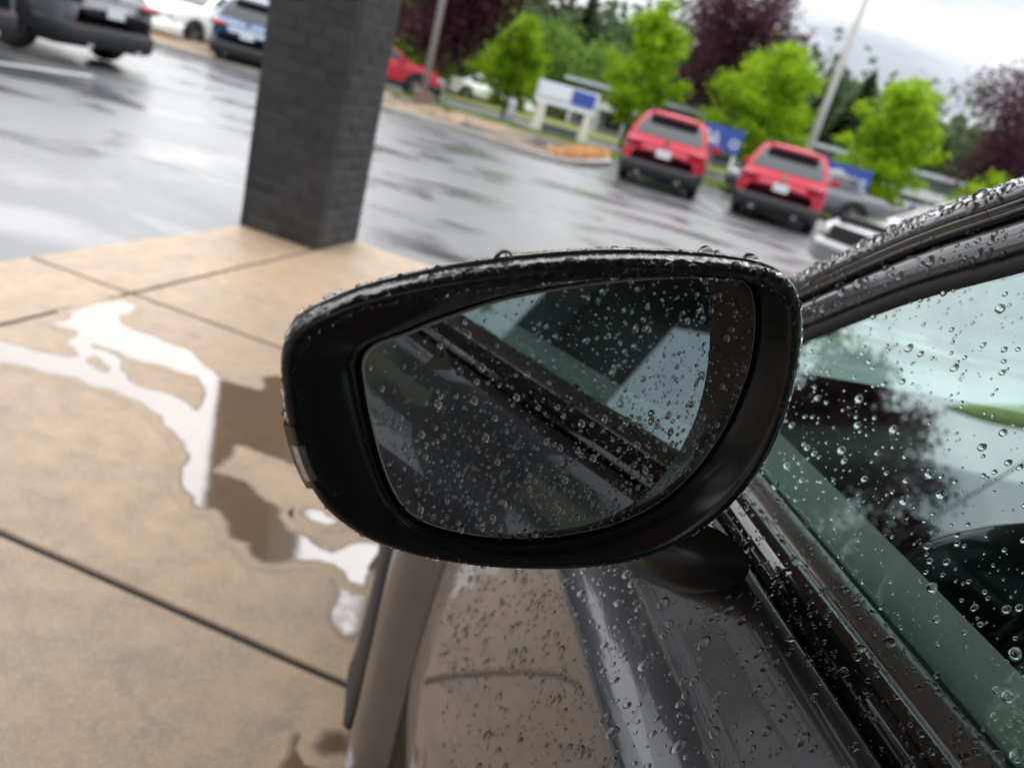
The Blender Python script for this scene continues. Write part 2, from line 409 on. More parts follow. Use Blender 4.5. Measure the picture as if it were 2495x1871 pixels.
main = K([(0, 400), (120, 430), (240, 465), (370, 490), (430, 480), (400, 440), (350, 400), (410, 380), (420, 350), (330, 325), (270, 300), (380, 280), (370, 250), (480, 215), (590, 190), (660, 180), (735, 210), (700, 245), (640, 262), (660, 310), (740, 350), (860, 390), (960, 430), (1040, 460), (1070, 500), (1150, 560), (1190, 600), (1290, 640), (1400, 672), (1440, 640), (1420, 600), (1500, 590), (1700, 700), (1750, 900), (1700, 1100), (1560, 1062), (1430, 1010), (1330, 968), (1265, 955), (1255, 1010), (1200, 1060), (1160, 1105), (1240, 1130), (1340, 1180), (1380, 1230), (1500, 1300), (1500, 1360), (1560, 1430), (1620, 1435), (1700, 1500), (1790, 1545), (1990, 1490), (2100, 1500), (2080, 1600), (2000, 1640), (1960, 1720), (1880, 1690), (1800, 1600), (1700, 1580), (1600, 1575), (1500, 1590), (1420, 1590), (1370, 1560), (1350, 1490), (1250, 1460), (1240, 1400), (1180, 1310), (1060, 1290), (1040, 1240), (990, 1190), (980, 1080), (1020, 1030), (1000, 950), (930, 880), (870, 800), (780, 740), (680, 700), (600, 660), (480, 640), (380, 590), (230, 570), (120, 530), (0, 515), (-300, 480), (-300, 330)], 2.212, 0, 650)
h1 = K([(500, 410), (620, 450), (760, 510), (900, 540), (1060, 590), (1100, 650), (1090, 730), (1060, 780), (1000, 730), (900, 680), (760, 650), (690, 610), (650, 560), (650, 500), (560, 450), (500, 440)], 2.212, 0, 650)
h2 = K([(470, 490), (520, 480), (560, 520), (600, 560), (570, 575), (500, 540), (465, 515)], 2.212, 0, 650)
puddle(main, (h1, h2), 'branching rain puddle running across the tan concrete left of the mirror')
puddle(K([(1780, 1455), (1800, 1485), (1865, 1495), (1855, 1540), (1900, 1600), (1990, 1590), (2150, 1600), (2150, 1760), (1640, 1760), (1690, 1660), (1730, 1600), (1755, 1540), (1760, 1480)], 2.458, 0, 1200), (), 'brown wet puddle at the bottom edge beside the dark fender')
puddle(K([(1895, 1510), (1960, 1440), (2040, 1435), (2075, 1470), (2080, 1540), (2010, 1560), (1930, 1565), (1910, 1540)], 2.458, 0, 1200), (), 'small round brown puddle just above the larger bottom puddle', z=.0014)
puddle([(868, 1318), (905, 1335), (960, 1350), (930, 1480), (880, 1545), (840, 1560), (805, 1530), (798, 1490), (818, 1450), (812, 1400), (838, 1365)], (), 'greyish damp patch on the concrete between the branching puddle and the fender', z=.0005, strength=.66, name='damp_patch')
puddle([(735, 1250), (752, 1238), (785, 1245), (830, 1270), (800, 1280), (760, 1268)], (), 'little puddle beside the lower left rim of the mirror')

# worn white stall lines on the lot
def stripe(p, q, w=.11, label=''):
    d = (q-p).normalized(); n = Vector((-d.y, d.x, 0))*w/2; z = Vector((0, 0, -.0035))
    p = Vector((p.x, p.y, 0)); q = Vector((q.x, q.y, 0))
    o = mesh_obj('parking_line', [p-n+z, q-n+z, q+n+z, p+n+z], [(0, 1, 2, 3)], M['line']); tag(o, label, 'road marking', 'painted stall lines'); return o
stripe(G(-120, 137), G(228, 186), .14, 'white stall line in front of the grey car at the left edge')
stripe(G(395, 121), G(520, 138), .10, 'thin white stall line behind the white car')
stripe(Vector((3.25, 16.6, 0)), Vector((2.85, 22, 0)), .10, 'stall line between the two red cars')
stripe(Vector((-.25, 18.6, 0)), Vector((-.65, 23.4, 0)), .10, 'stall line left of the left red car')

# ------------------------------------------------------------------ brick pillars and canopy
PH_ = 3.95
def pillar(a0, b0, s, name_label, bricks):
    root = empty('brick_pillar', AB(a0+s/2, b0+s/2), -GA); tag(root, name_label, 'pillar', 'brick pillars carrying the canopy')
    MB().box((0, 0, PH_/2), (s-.005, s-.005, PH_)).build('mortar_core', M['mortar'], root)
    ch, n = .0815, 3
    L = s/n; th = .05; jt = .007
    bmesh_cache = {}
    def brick_mesh(l, k):
        key = (round(l, 3), k)
        if key not in bmesh_cache:
            bm = bmesh.new(); bmesh.ops.create_cube(bm, size=1)
            bmesh.ops.scale(bm, vec=(l, th, ch-jt), verts=bm.verts)
            bmesh.ops.bevel(bm, geom=bm.edges[:], offset=.003, segments=1, affect='EDGES')
            me = bpy.data.meshes.new('brick'); bm.to_mesh(me); bm.free(); me.materials.append(BR[k]); bmesh_cache[key] = me
        return bmesh_cache[key]
    rest = MB()
    cnt = 0
    for c in range(int(PH_/ch)):
        z = ch*(c+.5)
        for f in range(4):
            q = Matrix.Rotation(f*math.pi/2, 4, 'Z')
            cuts = [0, L, 2*L, s-th] if c % 2 else [th, L*.5+th*.5, L*1.5, L*2.5, s]
            if not c % 2: cuts = [th if f % 2 == 0 else th, L*1.5, L*2.5-.02, s]
            else: cuts = [0.0+th, L, 2*L, s]
            for i in range(len(cuts)-1):
                x0, x1 = cuts[i], cuts[i+1]; l = x1-x0-.003
                if l < .02: continue
                ctr = Vector(((x0+x1)/2-s/2, -s/2+th/2-.001+rng.uniform(-.0015, .0012), z))
                if bricks and c < 19 and f in (0, 1):      # the faces turned to the viewer
                    o = bpy.data.objects.new('brick', brick_mesh(l, rng.choice([0, 0, 1, 1, 2, 3]))); col.objects.link(o); o.parent = root
                    o.matrix_local = q @ Matrix.Translation(ctr)
                    cnt += 1
                else:
                    rest.box(q @ ctr, (l, th, ch-jt), rz=f*math.pi/2, mi=rng.choice([0, 1, 2, 3]))
    o = rest.build('upper_bricks', None, root, mats=BR); tag(o, kind='stuff')
    return root
p0 = pillar(4.40, -2.82, .56, 'dark painted brick pillar standing on the corner of the tan concrete', True)
p1 = pillar(-5.45, -2.82, .80, 'dark brick pillar behind the viewer at the canopy edge', False)
p2 = pillar(4.30, 5.0, .56, 'dark brick pillar at the far right corner of the canopy', False)
can = empty('canopy', (0, 0, 0)); tag(can, 'flat brown canopy roof carried by the dark brick pillars', 'canopy')
def abbox(a0, a1, b0, b1, z0, z1):
    vs = [AB(a, b, z) for a in (a0, a1) for b in (b0, b1) for z in (z0, z1)]
    return vs, [(0, 1, 3, 2), (4, 6, 7, 5), (0, 4, 5, 1), (2, 3, 7, 6), (0, 2, 6, 4), (1, 5, 7, 3)]
vs, fs = abbox(-7.0, 5.05, -2.95, 6.0, PH_, PH_+.05); mesh_obj('soffit', vs, fs, M['soffit'], can)
vs, fs = abbox(-7.0, -2.6, -3.0, -2.86, 3.42, PH_-.003); mesh_obj('added_edge_beam', vs, fs, M['fascia'], can)  # added out of view, cuts off the top of the sky patch in the mirror
vs, fs = abbox(-7.1, 5.15, -3.05, 6.1, PH_+.05, PH_+.6); mesh_obj('fascia', vs, fs, M['fascia'], can)

# ------------------------------------------------------------------ planted island and verge
isl = empty('planted_island'); tag(isl, kind='structure')
outline = [Vector((-14, 18.6, 0)), Vector((-8, 18.35, 0)), G(945, 275), G(1080, 312), G(1200, 350), G(1300, 384), G(1400, 408), G(1470, 408), Vector((1.0, 21.6, 0)), Vector((.95, 23.4, 0)), Vector((.2, 24.2, 0)), Vector((-3, 24.4, 0)), Vector((-8, 24.6, 0)), Vector((-14, 24.8, 0))]
outline = [Vector((p.x, p.y, 0)) for p in outline]
def smooth_poly(p, it=2):
    for _ in range(it):
        o = []
        for i in range(len(p)):
            a, b = p[i], p[(i+1) % len(p)]; o += [a.lerp(b, .25), a.lerp(b, .75)]
        p = o
    return p
outline = smooth_poly(outline)
ctr = sum(outline, Vector())/len(outline)
def ring_at(off, z): return [Vector((p.x, p.y, 0))+(ctr-p).normalized()*off+Vector((0, 0, z)) for p in outline]
vs, fs = grid([ring_at(0, -.01), ring_at(.015, .12), ring_at(.15, .13), ring_at(.16, .10)], True)
mesh_obj('kerb', vs, fs, M['kerb'], isl)
# mound with real relief
rows = [ring_at(.15, .10)]
for k in range(1, 9):
    t_ = k/9
    rows.append([p.lerp(ctr, t_)+Vector((0, 0, .10*(1-t_)*0+.12+.16*math.sin(t_*1.5)+.05*mnoise.noise(Vector((p.x, p.y, t_*4))))) for p in [Vector((q.x, q.y, 0)) for q in outline]])
vs, fs = grid(rows, True); mesh_obj('soil', vs, fs, M['mulch'], isl, True)
def scatter_chips(name, px, mat, n, sz, label):
    mb = MB(); poly = [G(x, y) for x, y in px]
    xs = [p.x for p in poly]; ys = [p.y for p in poly]
    def inside(x, y):
        c = False
        for i in range(len(poly)):
            a, b = poly[i], poly[i-1]
            if (a.y > y) != (b.y > y) and x < (b.x-a.x)*(y-a.y)/(b.y-a.y)+a.x: c = not c
        return c
    k = 0
    while k < n:
        x, y = rng.uniform(min(xs), max(xs)), rng.uniform(min(ys), max(ys))
        if not inside(x, y): continue
        k += 1; s = rng.uniform(*sz)
        q = Matrix.Rotation(rng.uniform(0, 6), 3, 'Z') @ Matrix.Rotation(rng.uniform(-.6, .6), 3, 'X')
        mb.box((x, y, .13+rng.uniform(0, .05)), (s, s*.6, s*.4), M=q)
    o = mb.build(name, mat); tag(o, label, name.replace('_', ' '), kind='stuff')
scatter_chips('wet_stones', [(1130, 312), (1300, 352), (1370, 375), (1300, 376), (1200, 345), (1130, 325)], M['rock'], 900, (.06, .24), 'dark wet stones and clods strewn along the middle of the planted island')
scatter_chips('orange_mulch', [(1320, 378), (1400, 368), (1485, 378), (1480, 393), (1420, 400), (1350, 395)], M['orange'], 1300, (.04, .12), 'orange bark mulch at the tip of the planted island')
scatter_chips('tan_mulch', [(945, 255), (1060, 282), (1140, 308), (1120, 318), (1060, 303), (945, 270)], M['tan'], 1300, (.06, .2), 'tan bark mulch at the left of the planted island')
verge = mesh_obj('grass_verge', [(-45, 24.9, .04), (8.5, 24.6, .04), (8.5, 27.6, .10), (-45, 27.8, .10), (-45, 24.9, -.02), (8.5, 24.6, -.02), (8.5, 27.6, -.02)], [(0, 1, 2, 3), (4, 5, 1, 0), (1, 5, 6, 2)], M['grass']); tag(verge, kind='structure')
verge2 = mesh_obj('roadside_grass', [(-60, 37, .06), (60, 37, .06), (60, 70, .6), (-60, 70, .6)], [(0, 1, 2, 3)], M['grass']); tag(verge2, kind='structure')
# grass blades on the near verge
mb = MB()
for _ in range(9000):
    x = rng.uniform(-9, 8.3); y = rng.uniform(24.7, 27.4); h_ = rng.uniform(.08, .2); a = rng.uniform(0, 6.3)
    dx, dy = math.cos(a)*.012, math.sin(a)*.012
    mb.add([(x-dx, y-dy, .04), (x+dx, y+dy, .04), (x+rng.uniform(-.05, .05), y+rng.uniform(-.05, .05), .04+h_)], [(0, 1, 2)])
o = mb.build('verge_grass', M['leaf_mid']); tag(o, 'rough grass growing on the strip behind the planted island', 'grass', kind='stuff')

# ------------------------------------------------------------------ parked cars
def lathe_wheel(r, w, rim_mat, parent, loc, side):
    prof = [(r*.66, -w*.42), (r*.80, -w*.5), (r*.95, -w*.46), (r, -w*.3), (r, w*.3), (r*.95, w*.46), (r*.80, w*.5), (r*.66, w*.42)]
    n = 28; rows = [[Vector((y, math.cos(2*math.pi*k/n)*rr, math.sin(2*math.pi*k/n)*rr)) for k in range(n)] for rr, y in prof]
    vs, fs = grid(rows, True)
    wobj = mesh_obj('wheel', vs, fs, M['tyre'], parent, True); wobj.location = loc
    s = side; mb = MB()
    outer = [[Vector((s*w*x, math.cos(2*math.pi*k/n)*rr, math.sin(2*math.pi*k/n)*rr)) for k in range(n)] for rr, x in ((r*.67, .44), (r*.62, .46), (r*.60, .30), (r*.15, .25), (.001, .25))]
    vs, fs = grid(outer, True); mb.add(vs, fs, 1)
    for k in range(10):
        a = 2*math.pi*k/10+(.12 if k % 2 else -.12); q = Matrix.Rotation(a, 3, 'X')
        mb.box(q @ Vector((s*w*.40, 0, r*.36)), (w*.12, r*.085, r*.50), M=q)
    mb.tube([(s*w*.36, 0, 0), (s*w*.47, 0, 0)], r*.14, 12)
    mb.build('rim', None, wobj, mats=[rim_mat, M['under']])
    return wobj
def make_vehicle(name, label, cat, loc, az, paint, suv=True, clad=True, rim='rim', group='cars parked on the wet lot', lamps=True):
    root = empty(name, loc, -az); tag(root, label, cat, group)
    P = M[paint]
    Lh = 2.28 if suv else 2.36
    r = .355 if suv else .33; yw = 1.36; arch = r+.055
    belt = 1.00 if suv else .90; top = 1.60 if suv else 1.42; base = .26
    deck = ([(-2.28, .74), (-2.24, .92), (-2.12, 1.02), (-1.9, belt), (.9, belt), (1.25, 1.02), (1.8, .97), (2.1, .86), (2.24, .72), (2.28, .60)] if suv else
            [(-2.36, .70), (-2.30, .88), (-2.1, .95), (-1.6, .95), (-1.2, belt), (.8, belt), (1.2, .90), (1.9, .80), (2.2, .70), (2.32, .58), (2.36, .48)])
    wid = [(-Lh, .68), (-Lh+.05, .80), (-Lh+.2, .875), (-1.7, .915), (0, .915), (1.5, .915), (Lh-.45, .88), (Lh-.2, .80), (Lh-.06, .66), (Lh, .50)]
    ys = sorted(set([round(y, 3) for y in np.linspace(-Lh, Lh, 46)]+[round(c+arch*math.cos(t), 3) for c in (-yw, yw) for t in np.linspace(0, math.pi, 13)]))
    rows = []
    for y in ys:
        w_ = interp(y, wid); d = interp(y, deck)
        zb = base+.10*sstep(Lh-.3, Lh, abs(y))
        for c in (-yw, yw):
            q = arch**2-(y-c)**2
            if q > 0: zb = max(zb, r+math.sqrt(q))
        fl = .0
        prof = [(.80, zb), (.985, zb+.005), (1.0, max(zb+.01, .50)), (1.0, max(zb+.012, .66)), (.985, max(zb+.014, d-.16)), (.955, max(zb+.016, d-.035)), (.90, max(zb+.018, d)), (.5, d+.025), (0, d+.035)]
        row = [Vector((-w_*k, y, z)) for k, z in prof]+[Vector((w_*k, y, z)) for k, z in prof[-2::-1]]
        rows.append(row)
    vs, fs = grid(rows)
    n = len(rows[0]); fs += [tuple(range(n)), tuple((len(rows)-1)*n+k for k in range(n))[::-1]]
    o = mesh_obj('body', vs, fs, P, root, True)
    o.modifiers.new('weld', 'WELD')
    # greenhouse
    if suv: lv = [(belt, -2.10, 1.05, .84), (belt+.25, -1.95, .72, .79), (1.46, -1.76, .34, .69), (1.54, -1.66, .18, .61), (top-.01, -1.35, -.1, .45), (top+.01, -.9, -.5, .2)]
    else: lv = [(belt, -1.75, 1.15, .83), (belt+.2, -1.40, .76, .77), (1.32, -1.02, .34, .66), (1.38, -.92, .2, .60), (top, -.6, -.1, .42), (top+.01, -.4, -.2, .2)]
    rows = []
    for z, y0, y1, hw in lv:
        rr = []
        for sx, sy in ((-1, 0), (1, 0), (1, 1), (-1, 1)):
            nxt = {(-1, 0): 0, (1, 0): 1, (1, 1): 2, (-1, 1): 3}[(sx, sy)]
            cyy = (y0, y0, y1, y1)[nxt]; cxx = hw*sx
            rad = .10
            base_ang = (-math.pi, -math.pi/2, 0, math.pi/2)[nxt]
            for k in range(5):
                a = base_ang+k*math.pi/8
                rr.append(Vector((cxx-rad*sx*1+rad*math.cos(a), cyy+(rad if nxt < 2 else -rad)+rad*math.sin(a), z)))
        rows.append(rr)
    vs, fs = grid(rows, True); n = len(rows[0]); fs.append(tuple((len(rows)-1)*n+k for k in range(n)))
    mesh_obj('roof', vs, fs, P, root, True)
    # windows: proud panes laid on the greenhouse faces
    def lerp_lv(z, i): return interp(z, [(l[0], l[i]) for l in lv])
    z0, z1 = belt+.06, (1.45 if suv else 1.30)
    e = .008
    zm = belt+(.25 if suv else .2)
    def pane(nm, f0, f1):                       # two edges, each a function of height
        L_, R_ = [f0(z) for z in (z0, zm, z1)], [f1(z) for z in (z0, zm, z1)]
        nrm = (R_[0]-L_[0]).cross(L_[2]-L_[0]).normalized(); c = (L_[1]+R_[1])/2
        if nrm.dot(c-Vector((0, -.4, 1.2))) < 0: nrm.negate()
        vs = [p+nrm*e for p in L_+R_]+[p-nrm*.02 for p in L_+R_]
        fs = [(0, 1, 4, 3), (1, 2, 5, 4), (0, 3, 9, 6), (2, 8, 11, 5), (0, 6, 7, 1), (1, 7, 8, 2), (3, 4, 10, 9), (4, 5, 11, 10)]
        mesh_obj(nm, vs, fs, M['cglass'], root)
    zs = (z0, (z0+z1)/2, z1)
    V3 = lambda x, y, z: Vector((x, y, z))
    pane('rear_window', lambda z: V3(-lerp_lv(z, 3)+.10, lerp_lv(z, 1), z), lambda z: V3(lerp_lv(z, 3)-.10, lerp_lv(z, 1), z))
    pane('windscreen', lambda z: V3(-lerp_lv(z, 3)+.10, lerp_lv(z, 2), z), lambda z: V3(lerp_lv(z, 3)-.10, lerp_lv(z, 2), z))
    for s in (-1, 1):
        k_ = lambda z: (z-z0)/(z1-z0)
        X_ = lambda z, s=s: s*lerp_lv(z, 3)
        pane('side_window', lambda z: V3(X_(z), -.37-.03*k_(z), z), lambda z: V3(X_(z), lerp_lv(z, 2)-.18+.10*k_(z), z))
        pane('side_window', lambda z: V3(X_(z), -1.22+.06*k_(z), z), lambda z: V3(X_(z), -.47-.02*k_(z), z))
        pane('side_window', lambda z: V3(X_(z), lerp_lv(z, 1)+.22-.06*k_(z), z), lambda z: V3(X_(z), -1.28+.06*k_(z), z))
    # lower cladding, bumpers, underbody
    if clad:
        for s in (-1, 1):
            MB().box((s*.915, 0, .335), (.03, 2*(yw-arch), .16)).build('sill_cladding', M['clad'], root)
            for c in (-yw, yw):
                mb = MB(); N = 14; ring = []
                for k in range(N+1):
                    a = math.pi*k/N
                    for rr, xx in ((arch-.01, .88), (arch-.01, .945), (arch+.065, .935), (arch+.07, .88)):
                        ring.append(Vector((s*xx*(.99 if abs(c+rr*math.cos(a)) > 1.8 else 1), c+rr*math.cos(a), r+rr*math.sin(a))))
                fs = []
                for k in range(N):
                    for q in range(3): fs.append((k*4+q, k*4+q+1, (k+1)*4+q+1, (k+1)*4+q))
                mb.add(ring, fs); mb.build('wheel_arch_trim', M['clad'], root)
    for s, nm in ((-1, 'rear_bumper'), (1, 'front_bumper')):
        mb = MB(); N = 24; rows = []
        for z, off in ((.24, -.10), (.28, -.01), (.38, .022), (.48, .025), (.54, -.02), (.55, -.12)):
            row = []
            for k in range(N+1):
                t_ = -1+2*k/N; x = t_*.925*(1-.0*t_)
                y = s*(interp(min(abs(x), .915), [(0, Lh), (.50, Lh), (.68, Lh-.01 if s < 0 else Lh-.06), (.80, Lh-.05 if s < 0 else Lh-.2), (.875, Lh-.2 if s < 0 else Lh-.40), (.915, 1.78)])+off+.03)
                row.append(Vector((x, y, z)))
            rows.append(row)
        vs, fs = grid(rows); mb.add(vs, fs)
        mb.build(nm, M['clad'] if clad else P, root, True)
    MB().box((0, 0, .30), (1.55, 2*Lh-.5, .18)).box((0, 0, .60), (1.30, 2*Lh-.6, .5)).build('underbody', M['under'], root)
    # lamps, plates, emblem
    for s in (-1, 1):
        mb = MB(); zt = .90 if suv else .76
        mb.box((s*.69, -Lh+.075, zt), (.36, .14, .10), rz=s*.22); bo = mb.build('tail_lamp', M['taillight'], root); bevel_edges(bo, .03, 3)
        MB().tube([(s*.72, -Lh-.022, zt), (s*.72, -Lh+.01, zt)], .05, 16).build('lamp_ring', M['taillight'], bo, True)
        mb = MB().box((s*.62, Lh-.17, .73 if suv else .64), (.42, .22, .12), rz=-s*.42); bo = mb.build('headlamp', M['headlamp'], root); bevel_edges(bo, .03, 3)
        mb = MB().box((s*.60, -Lh+.01, .50), (.22, .06, .035)); mb.build('reflector', M['taillight'], root)
        mi = MB().tube([(s*.86, .78, belt+.02), (s*1.0, .76, belt+.08)], [.03, .05], 8); mi.box((s*1.03, .74, belt+.09), (.20, .14, .15)); bo = mi.build('door_mirror', P, root); bevel_edges(bo, .04, 3)
        MB().box((s*.45, -Lh+.04, .27), (.10, .16, .06)).build('exhaust', M['chrome'], root)
    mb = MB()
    mb.box((0, Lh-.045, .60), (.95, .05, .26)); bo = mb.build('grille', M['under'], root); bevel_edges(bo, .05, 3)
    MB().tube([(0, -Lh-.002, .98 if suv else .84), (0, -Lh-.03+.05, .98 if suv else .84)], .065, 18).build('emblem', M['chrome'], root)
    MB().box((0, -Lh-.012, .76 if suv else .68), (.31, .02, .16)).build('number_plate', M['plate'], root)
    MB().tube([(-.62, -Lh+.01, .905 if suv else .80), (0, -Lh-.035, .915 if suv else .81), (.62, -Lh+.01, .905 if suv else .80)], .022, 8).build('tailgate_lip', P, root)
    if suv:
        for s in (-1, 1): MB().tube([(s*.58, -1.50, 1.58), (s*.58, -1.3, 1.635), (s*.58, -.3, 1.635), (s*.58, 0, 1.58)], .018, 6).build('roof_rail', M['clad'], root)
        bo = MB().box((0, -1.82, 1.53), (1.05, .24, .035)).build('roof_spoiler', P, root); bevel_edges(bo, .015, 2)
    wx = .80
    for s in (-1, 1):
        for c in (-yw, yw): lathe_wheel(r, .22, M[rim], root, (s*wx, c, r), s)
    return root
make_vehicle('parked_suv', 'left of the two red cars, seen from behind beside the orange mulch', 'car', (2.15, 19.50, 0), R(9), 'red_p')
make_vehicle('parked_suv', 'right of the two red cars, seen from behind below the pale lamp post', 'car', (4.85, 18.80, 0), R(16), 'red_p')
make_vehicle('parked_suv', 'dark grey car parked side on with its tail towards the brick pillar', 'car', (-9.12, 12.1, 0), R(-77), 'grey_p', rim='rim_dark')
make_vehicle('parked_suv', 'grey car cut off by the left edge of the picture', 'car', (-9.45, 9.55, 0), R(-77), 'grey_p', rim='rim_dark')
make_vehicle('parked_suv', 'white parked car with its nose and front wheel showing', 'car', (-10.86, 22.5, 0), R(-165), 'white_p', clad=False)
make_vehicle('parked_suv', 'blue parked car seen from behind just left of the brick pillar', 'car', (-8.05, 20.6, 0), R(-5), 'blue_p')
make_vehicle('parked_suv', 'red car peeping out right of the brick pillar behind the grey lamp post', 'car', (-7.4, 27.9, .05), R(70), 'red_p')
make_vehicle('parked_sedan', 'silver car facing the viewer beside the wet windscreen pillar', 'car', (5.55, 10.6, 0), R(-118), 'silver_p', suv=False, clad=False)
make_vehicle('parked_sedan', 'grey car parked crosswise beyond the right red car', 'car', (6.9, 24.3, 0), R(-80), 'grey_p', suv=False, clad=True)

# ------------------------------------------------------------------ lamp posts, signs, shop
def pole(nm, label, base, lean_top, r0, r1, mat, foot):
    root = empty(nm, base); tag(root, label, 'lamp post', 'lamp posts')
    MB().tube([(0, 0, .45), (0, 0, lean_top*.5), (0, 0, lean_top)], [r0, (r0+r1)/2, r1], 14).build('pole', mat, root, True)
    MB().tube([(0, 0, 0), (0, 0, .45), (0, 0, .46)], [foot*1.05, foot, foot*.8], 18).build('footing', M['base_brown'] if mat == M['pole_grey'] else M['kerb'], root)
    MB().tube([(0, 0, lean_top-.05), (.5, 0, lean_top+.02)], .05, 8).box((.8, 0, lean_top+.03), (.75, .35, .12)).build('lamp_head', M['fascia'], root)
pole('lamp_post', 'grey steel lamp post on the planted island right of the brick pillar', (-4.15, 20.6, .12), 8.5, .085, .07, M['pole_grey'], .24)
pole('lamp_post', 'pale tapering lamp post rising behind the right red car', (7.35, 27.3, 0), 10.5, .135, .09, M['pole_pale'], .3)

def text_obj(txt, size, M4, mat, parent, name='lettering'):
    cu = bpy.data.curves.new(name, 'FONT'); cu.body = txt; cu.size = size; cu.extrude = .012; cu.align_x = 'CENTER'; cu.align_y = 'CENTER'
    tmp = bpy.data.objects.new(name, cu); col.objects.link(tmp)
    bpy.context.view_layer.update()
    me = bpy.data.meshes.new_from_object(tmp.evaluated_get(bpy.context.evaluated_depsgraph_get()))
    bpy.data.objects.remove(tmp); me.name = name; me.materials.clear(); me.materials.append(mat)
    o = bpy.data.objects.new(name, me); col.objects.link(o); o.parent = parent; o.matrix_local = M4; return o
UP = Matrix.Rotation(R(90), 4, 'X')
sg = empty('monument_sign', (-.80, 27.9, .05)); tag(sg, 'low white and blue monument sign on two cream posts behind the island', 'sign')
MB().box((-.78, 0, .55), (.34, .34, 1.1)).build('post', M['cream'], sg); MB().box((.86, 0, .5), (.30, .30, 1.0)).build('post', M['cream'], sg)
bo = MB().box((0, 0, 1.32), (2.15, .32, .72)).build('cabinet', M['sign_grey'], sg); bevel_edges(bo, .04)
MB().box((-.42, -.17, 1.42), (1.05, .03, .42)).build('white_panel', M['white_sign'], sg)
MB().box((.56, -.17, 1.40), (.78, .03, .46)).build('blue_panel', M['blue_sign'], sg)
MB().box((0, 0, .22), (1.3, .2, .30)).build('planter', M['fascia'], sg)
MB().box((0, -.165, 1.03), (2.0, .02, .10)).build('lower_band', M['white_sign'], sg)

shop = empty('roadside_shop', (11.5, 43, 0), R(-14)); tag(shop, 'long low white roadside shop with columns and blue sign boards beyond the red cars', 'building')
MB().box((0, 3, 1.2), (26, 5, 2.4)).build('wall', M['pale_wall'], shop)
bo = MB().box((0, 0, 1.55), (27, .9, .42)).build('fascia_board', M['white_wall'], shop)
MB().box((0, 2.6, 2.5), (27, 6.5, .18)).build('roof', M['sign_grey'], shop)
for i in range(17): MB().box((-12.8+i*1.6, -.2, .67), (.16, .16, 1.34)).build('column', M['white_wall'], shop)
for i in range(16):
    w_ = MB().box((-12+i*1.6, .48, .85), (1.15, .06, 1.0)).build('window', M['white_wall'], shop); MB().box((-12+i*1.6, .44, .85), (1.0, .05, .86)).build('pane', M['dark_win'], w_)
def banner(x, y, wd, ht, txt, label, D=30):
    c = W(x, y, D); az = math.atan2(c.x, c.y)
    root = empty('blue_banner', (c.x, c.y, 0), -az*.8); tag(root, label, 'sign', 'blue sign boards by the roadside')
    MB().box((0, 0, c.z), (wd, .10, ht)).build('board', M['blue_sign'], root)
    for s in (-1, 1): MB().box((s*wd*.42, .05, c.z/2), (.12, .10, c.z)).build('post', M['white_wall'], root)
    adv = wd*.90/len(txt)
    for i, ch in enumerate(txt):
        if ch != ' ': text_obj(ch, ht*.80, Matrix.Translation(((i-(len(txt)-1)/2)*adv, -.07, c.z-.03)) @ UP, M['white_sign'], root, 'letter')
banner(1757, 338, 1.5, .85, 'Wa o', 'blue board with white letters between the two red cars')
banner(2048, 430, 1.95, .80, 's Care', 'blue board with white letters right of the right red car')

flag = empty('added_pennant_pole', (-11.75, 7.55, 0)); tag(flag, 'unseen lime pennant on a tall pole, added for the yellow-green side window reflection', 'flag')  # invented out of view to give the side window its yellow-green reflected streak
MB().tube([(0, 0, 0), (0, 0, 7.0)], [.025, .015], 10).build('pole', M['fascia'], flag, True)
fr = []
for k in range(13):
    t_ = k/12; p_ = Vector((.0, .0, 6.5)).lerp(Vector((.75, 1.2, 4.95)), t_); w_ = .46*(1-t_)**.7+.01; n_ = Vector((.8, -.6, 0))*.07*math.sin(t_*9)
    fr.append([p_+n_+Vector((0, 0, w_)), p_+n_*1.3, p_+n_-Vector((0, 0, w_))])
vs, fs = grid(fr); o = mesh_obj('pennant', vs, fs, simple('lime cloth', (.70, .85, .34), .8), flag, True)
md = o.modifiers.new('thickness', 'SOLIDIFY'); md.thickness = .004
canv = empty('white_marquee', (17.2, 35.5, 0), R(-24)); tag(canv, 'white roadside stand with a row of small dark openings beyond the windscreen pillar', 'building')
MB().box((0, 0, .9), (6.5, 2.2, .35)).box((0, .3, .35), (6.3, 2.0, .7)).build('stall_body', M['white_wall'], canv)
for i in range(12): MB().box((-2.8+i*.5, -1.12, .92), (.24, .04, .16)).build('opening', M['dark_win'], canv)
# white roadside boulders or bollards and far parked cars seen under the trees
for i, (px_, py_, lab) in enumerate([(1070, 238, 'white bollard under the bright trees, leftmost'), (1240, 290, 'white bollard left of the monument sign')]):
    c = W(px_, py_, 30); b = empty('bollard', (c.x, c.y, 0)); tag(b, lab, 'bollard', 'white bollards by the verge')
    MB().tube([(0, 0, 0), (0, 0, .55), (0, 0, .8), (0, 0, .86)], [.13, .13, .12, .03], 12).build('post', M['white_wall'], b, True); MB().tube([(0, 0, .6), (0, 0, .66)], .135, 12).build('band', M['pole_grey'], b)
def van(x, y, D, lab):
    c = W(x, y, D); az = math.atan2(c.x, c.y)
    make_vehicle('distant_car', lab, 'car', (c.x, c.y, 0), az+R(80), 'white_p', suv=False, clad=False, group='white cars on the far road')
van(1185, 268, 43, 'white car on the far road just left of the blue and white monument sign')

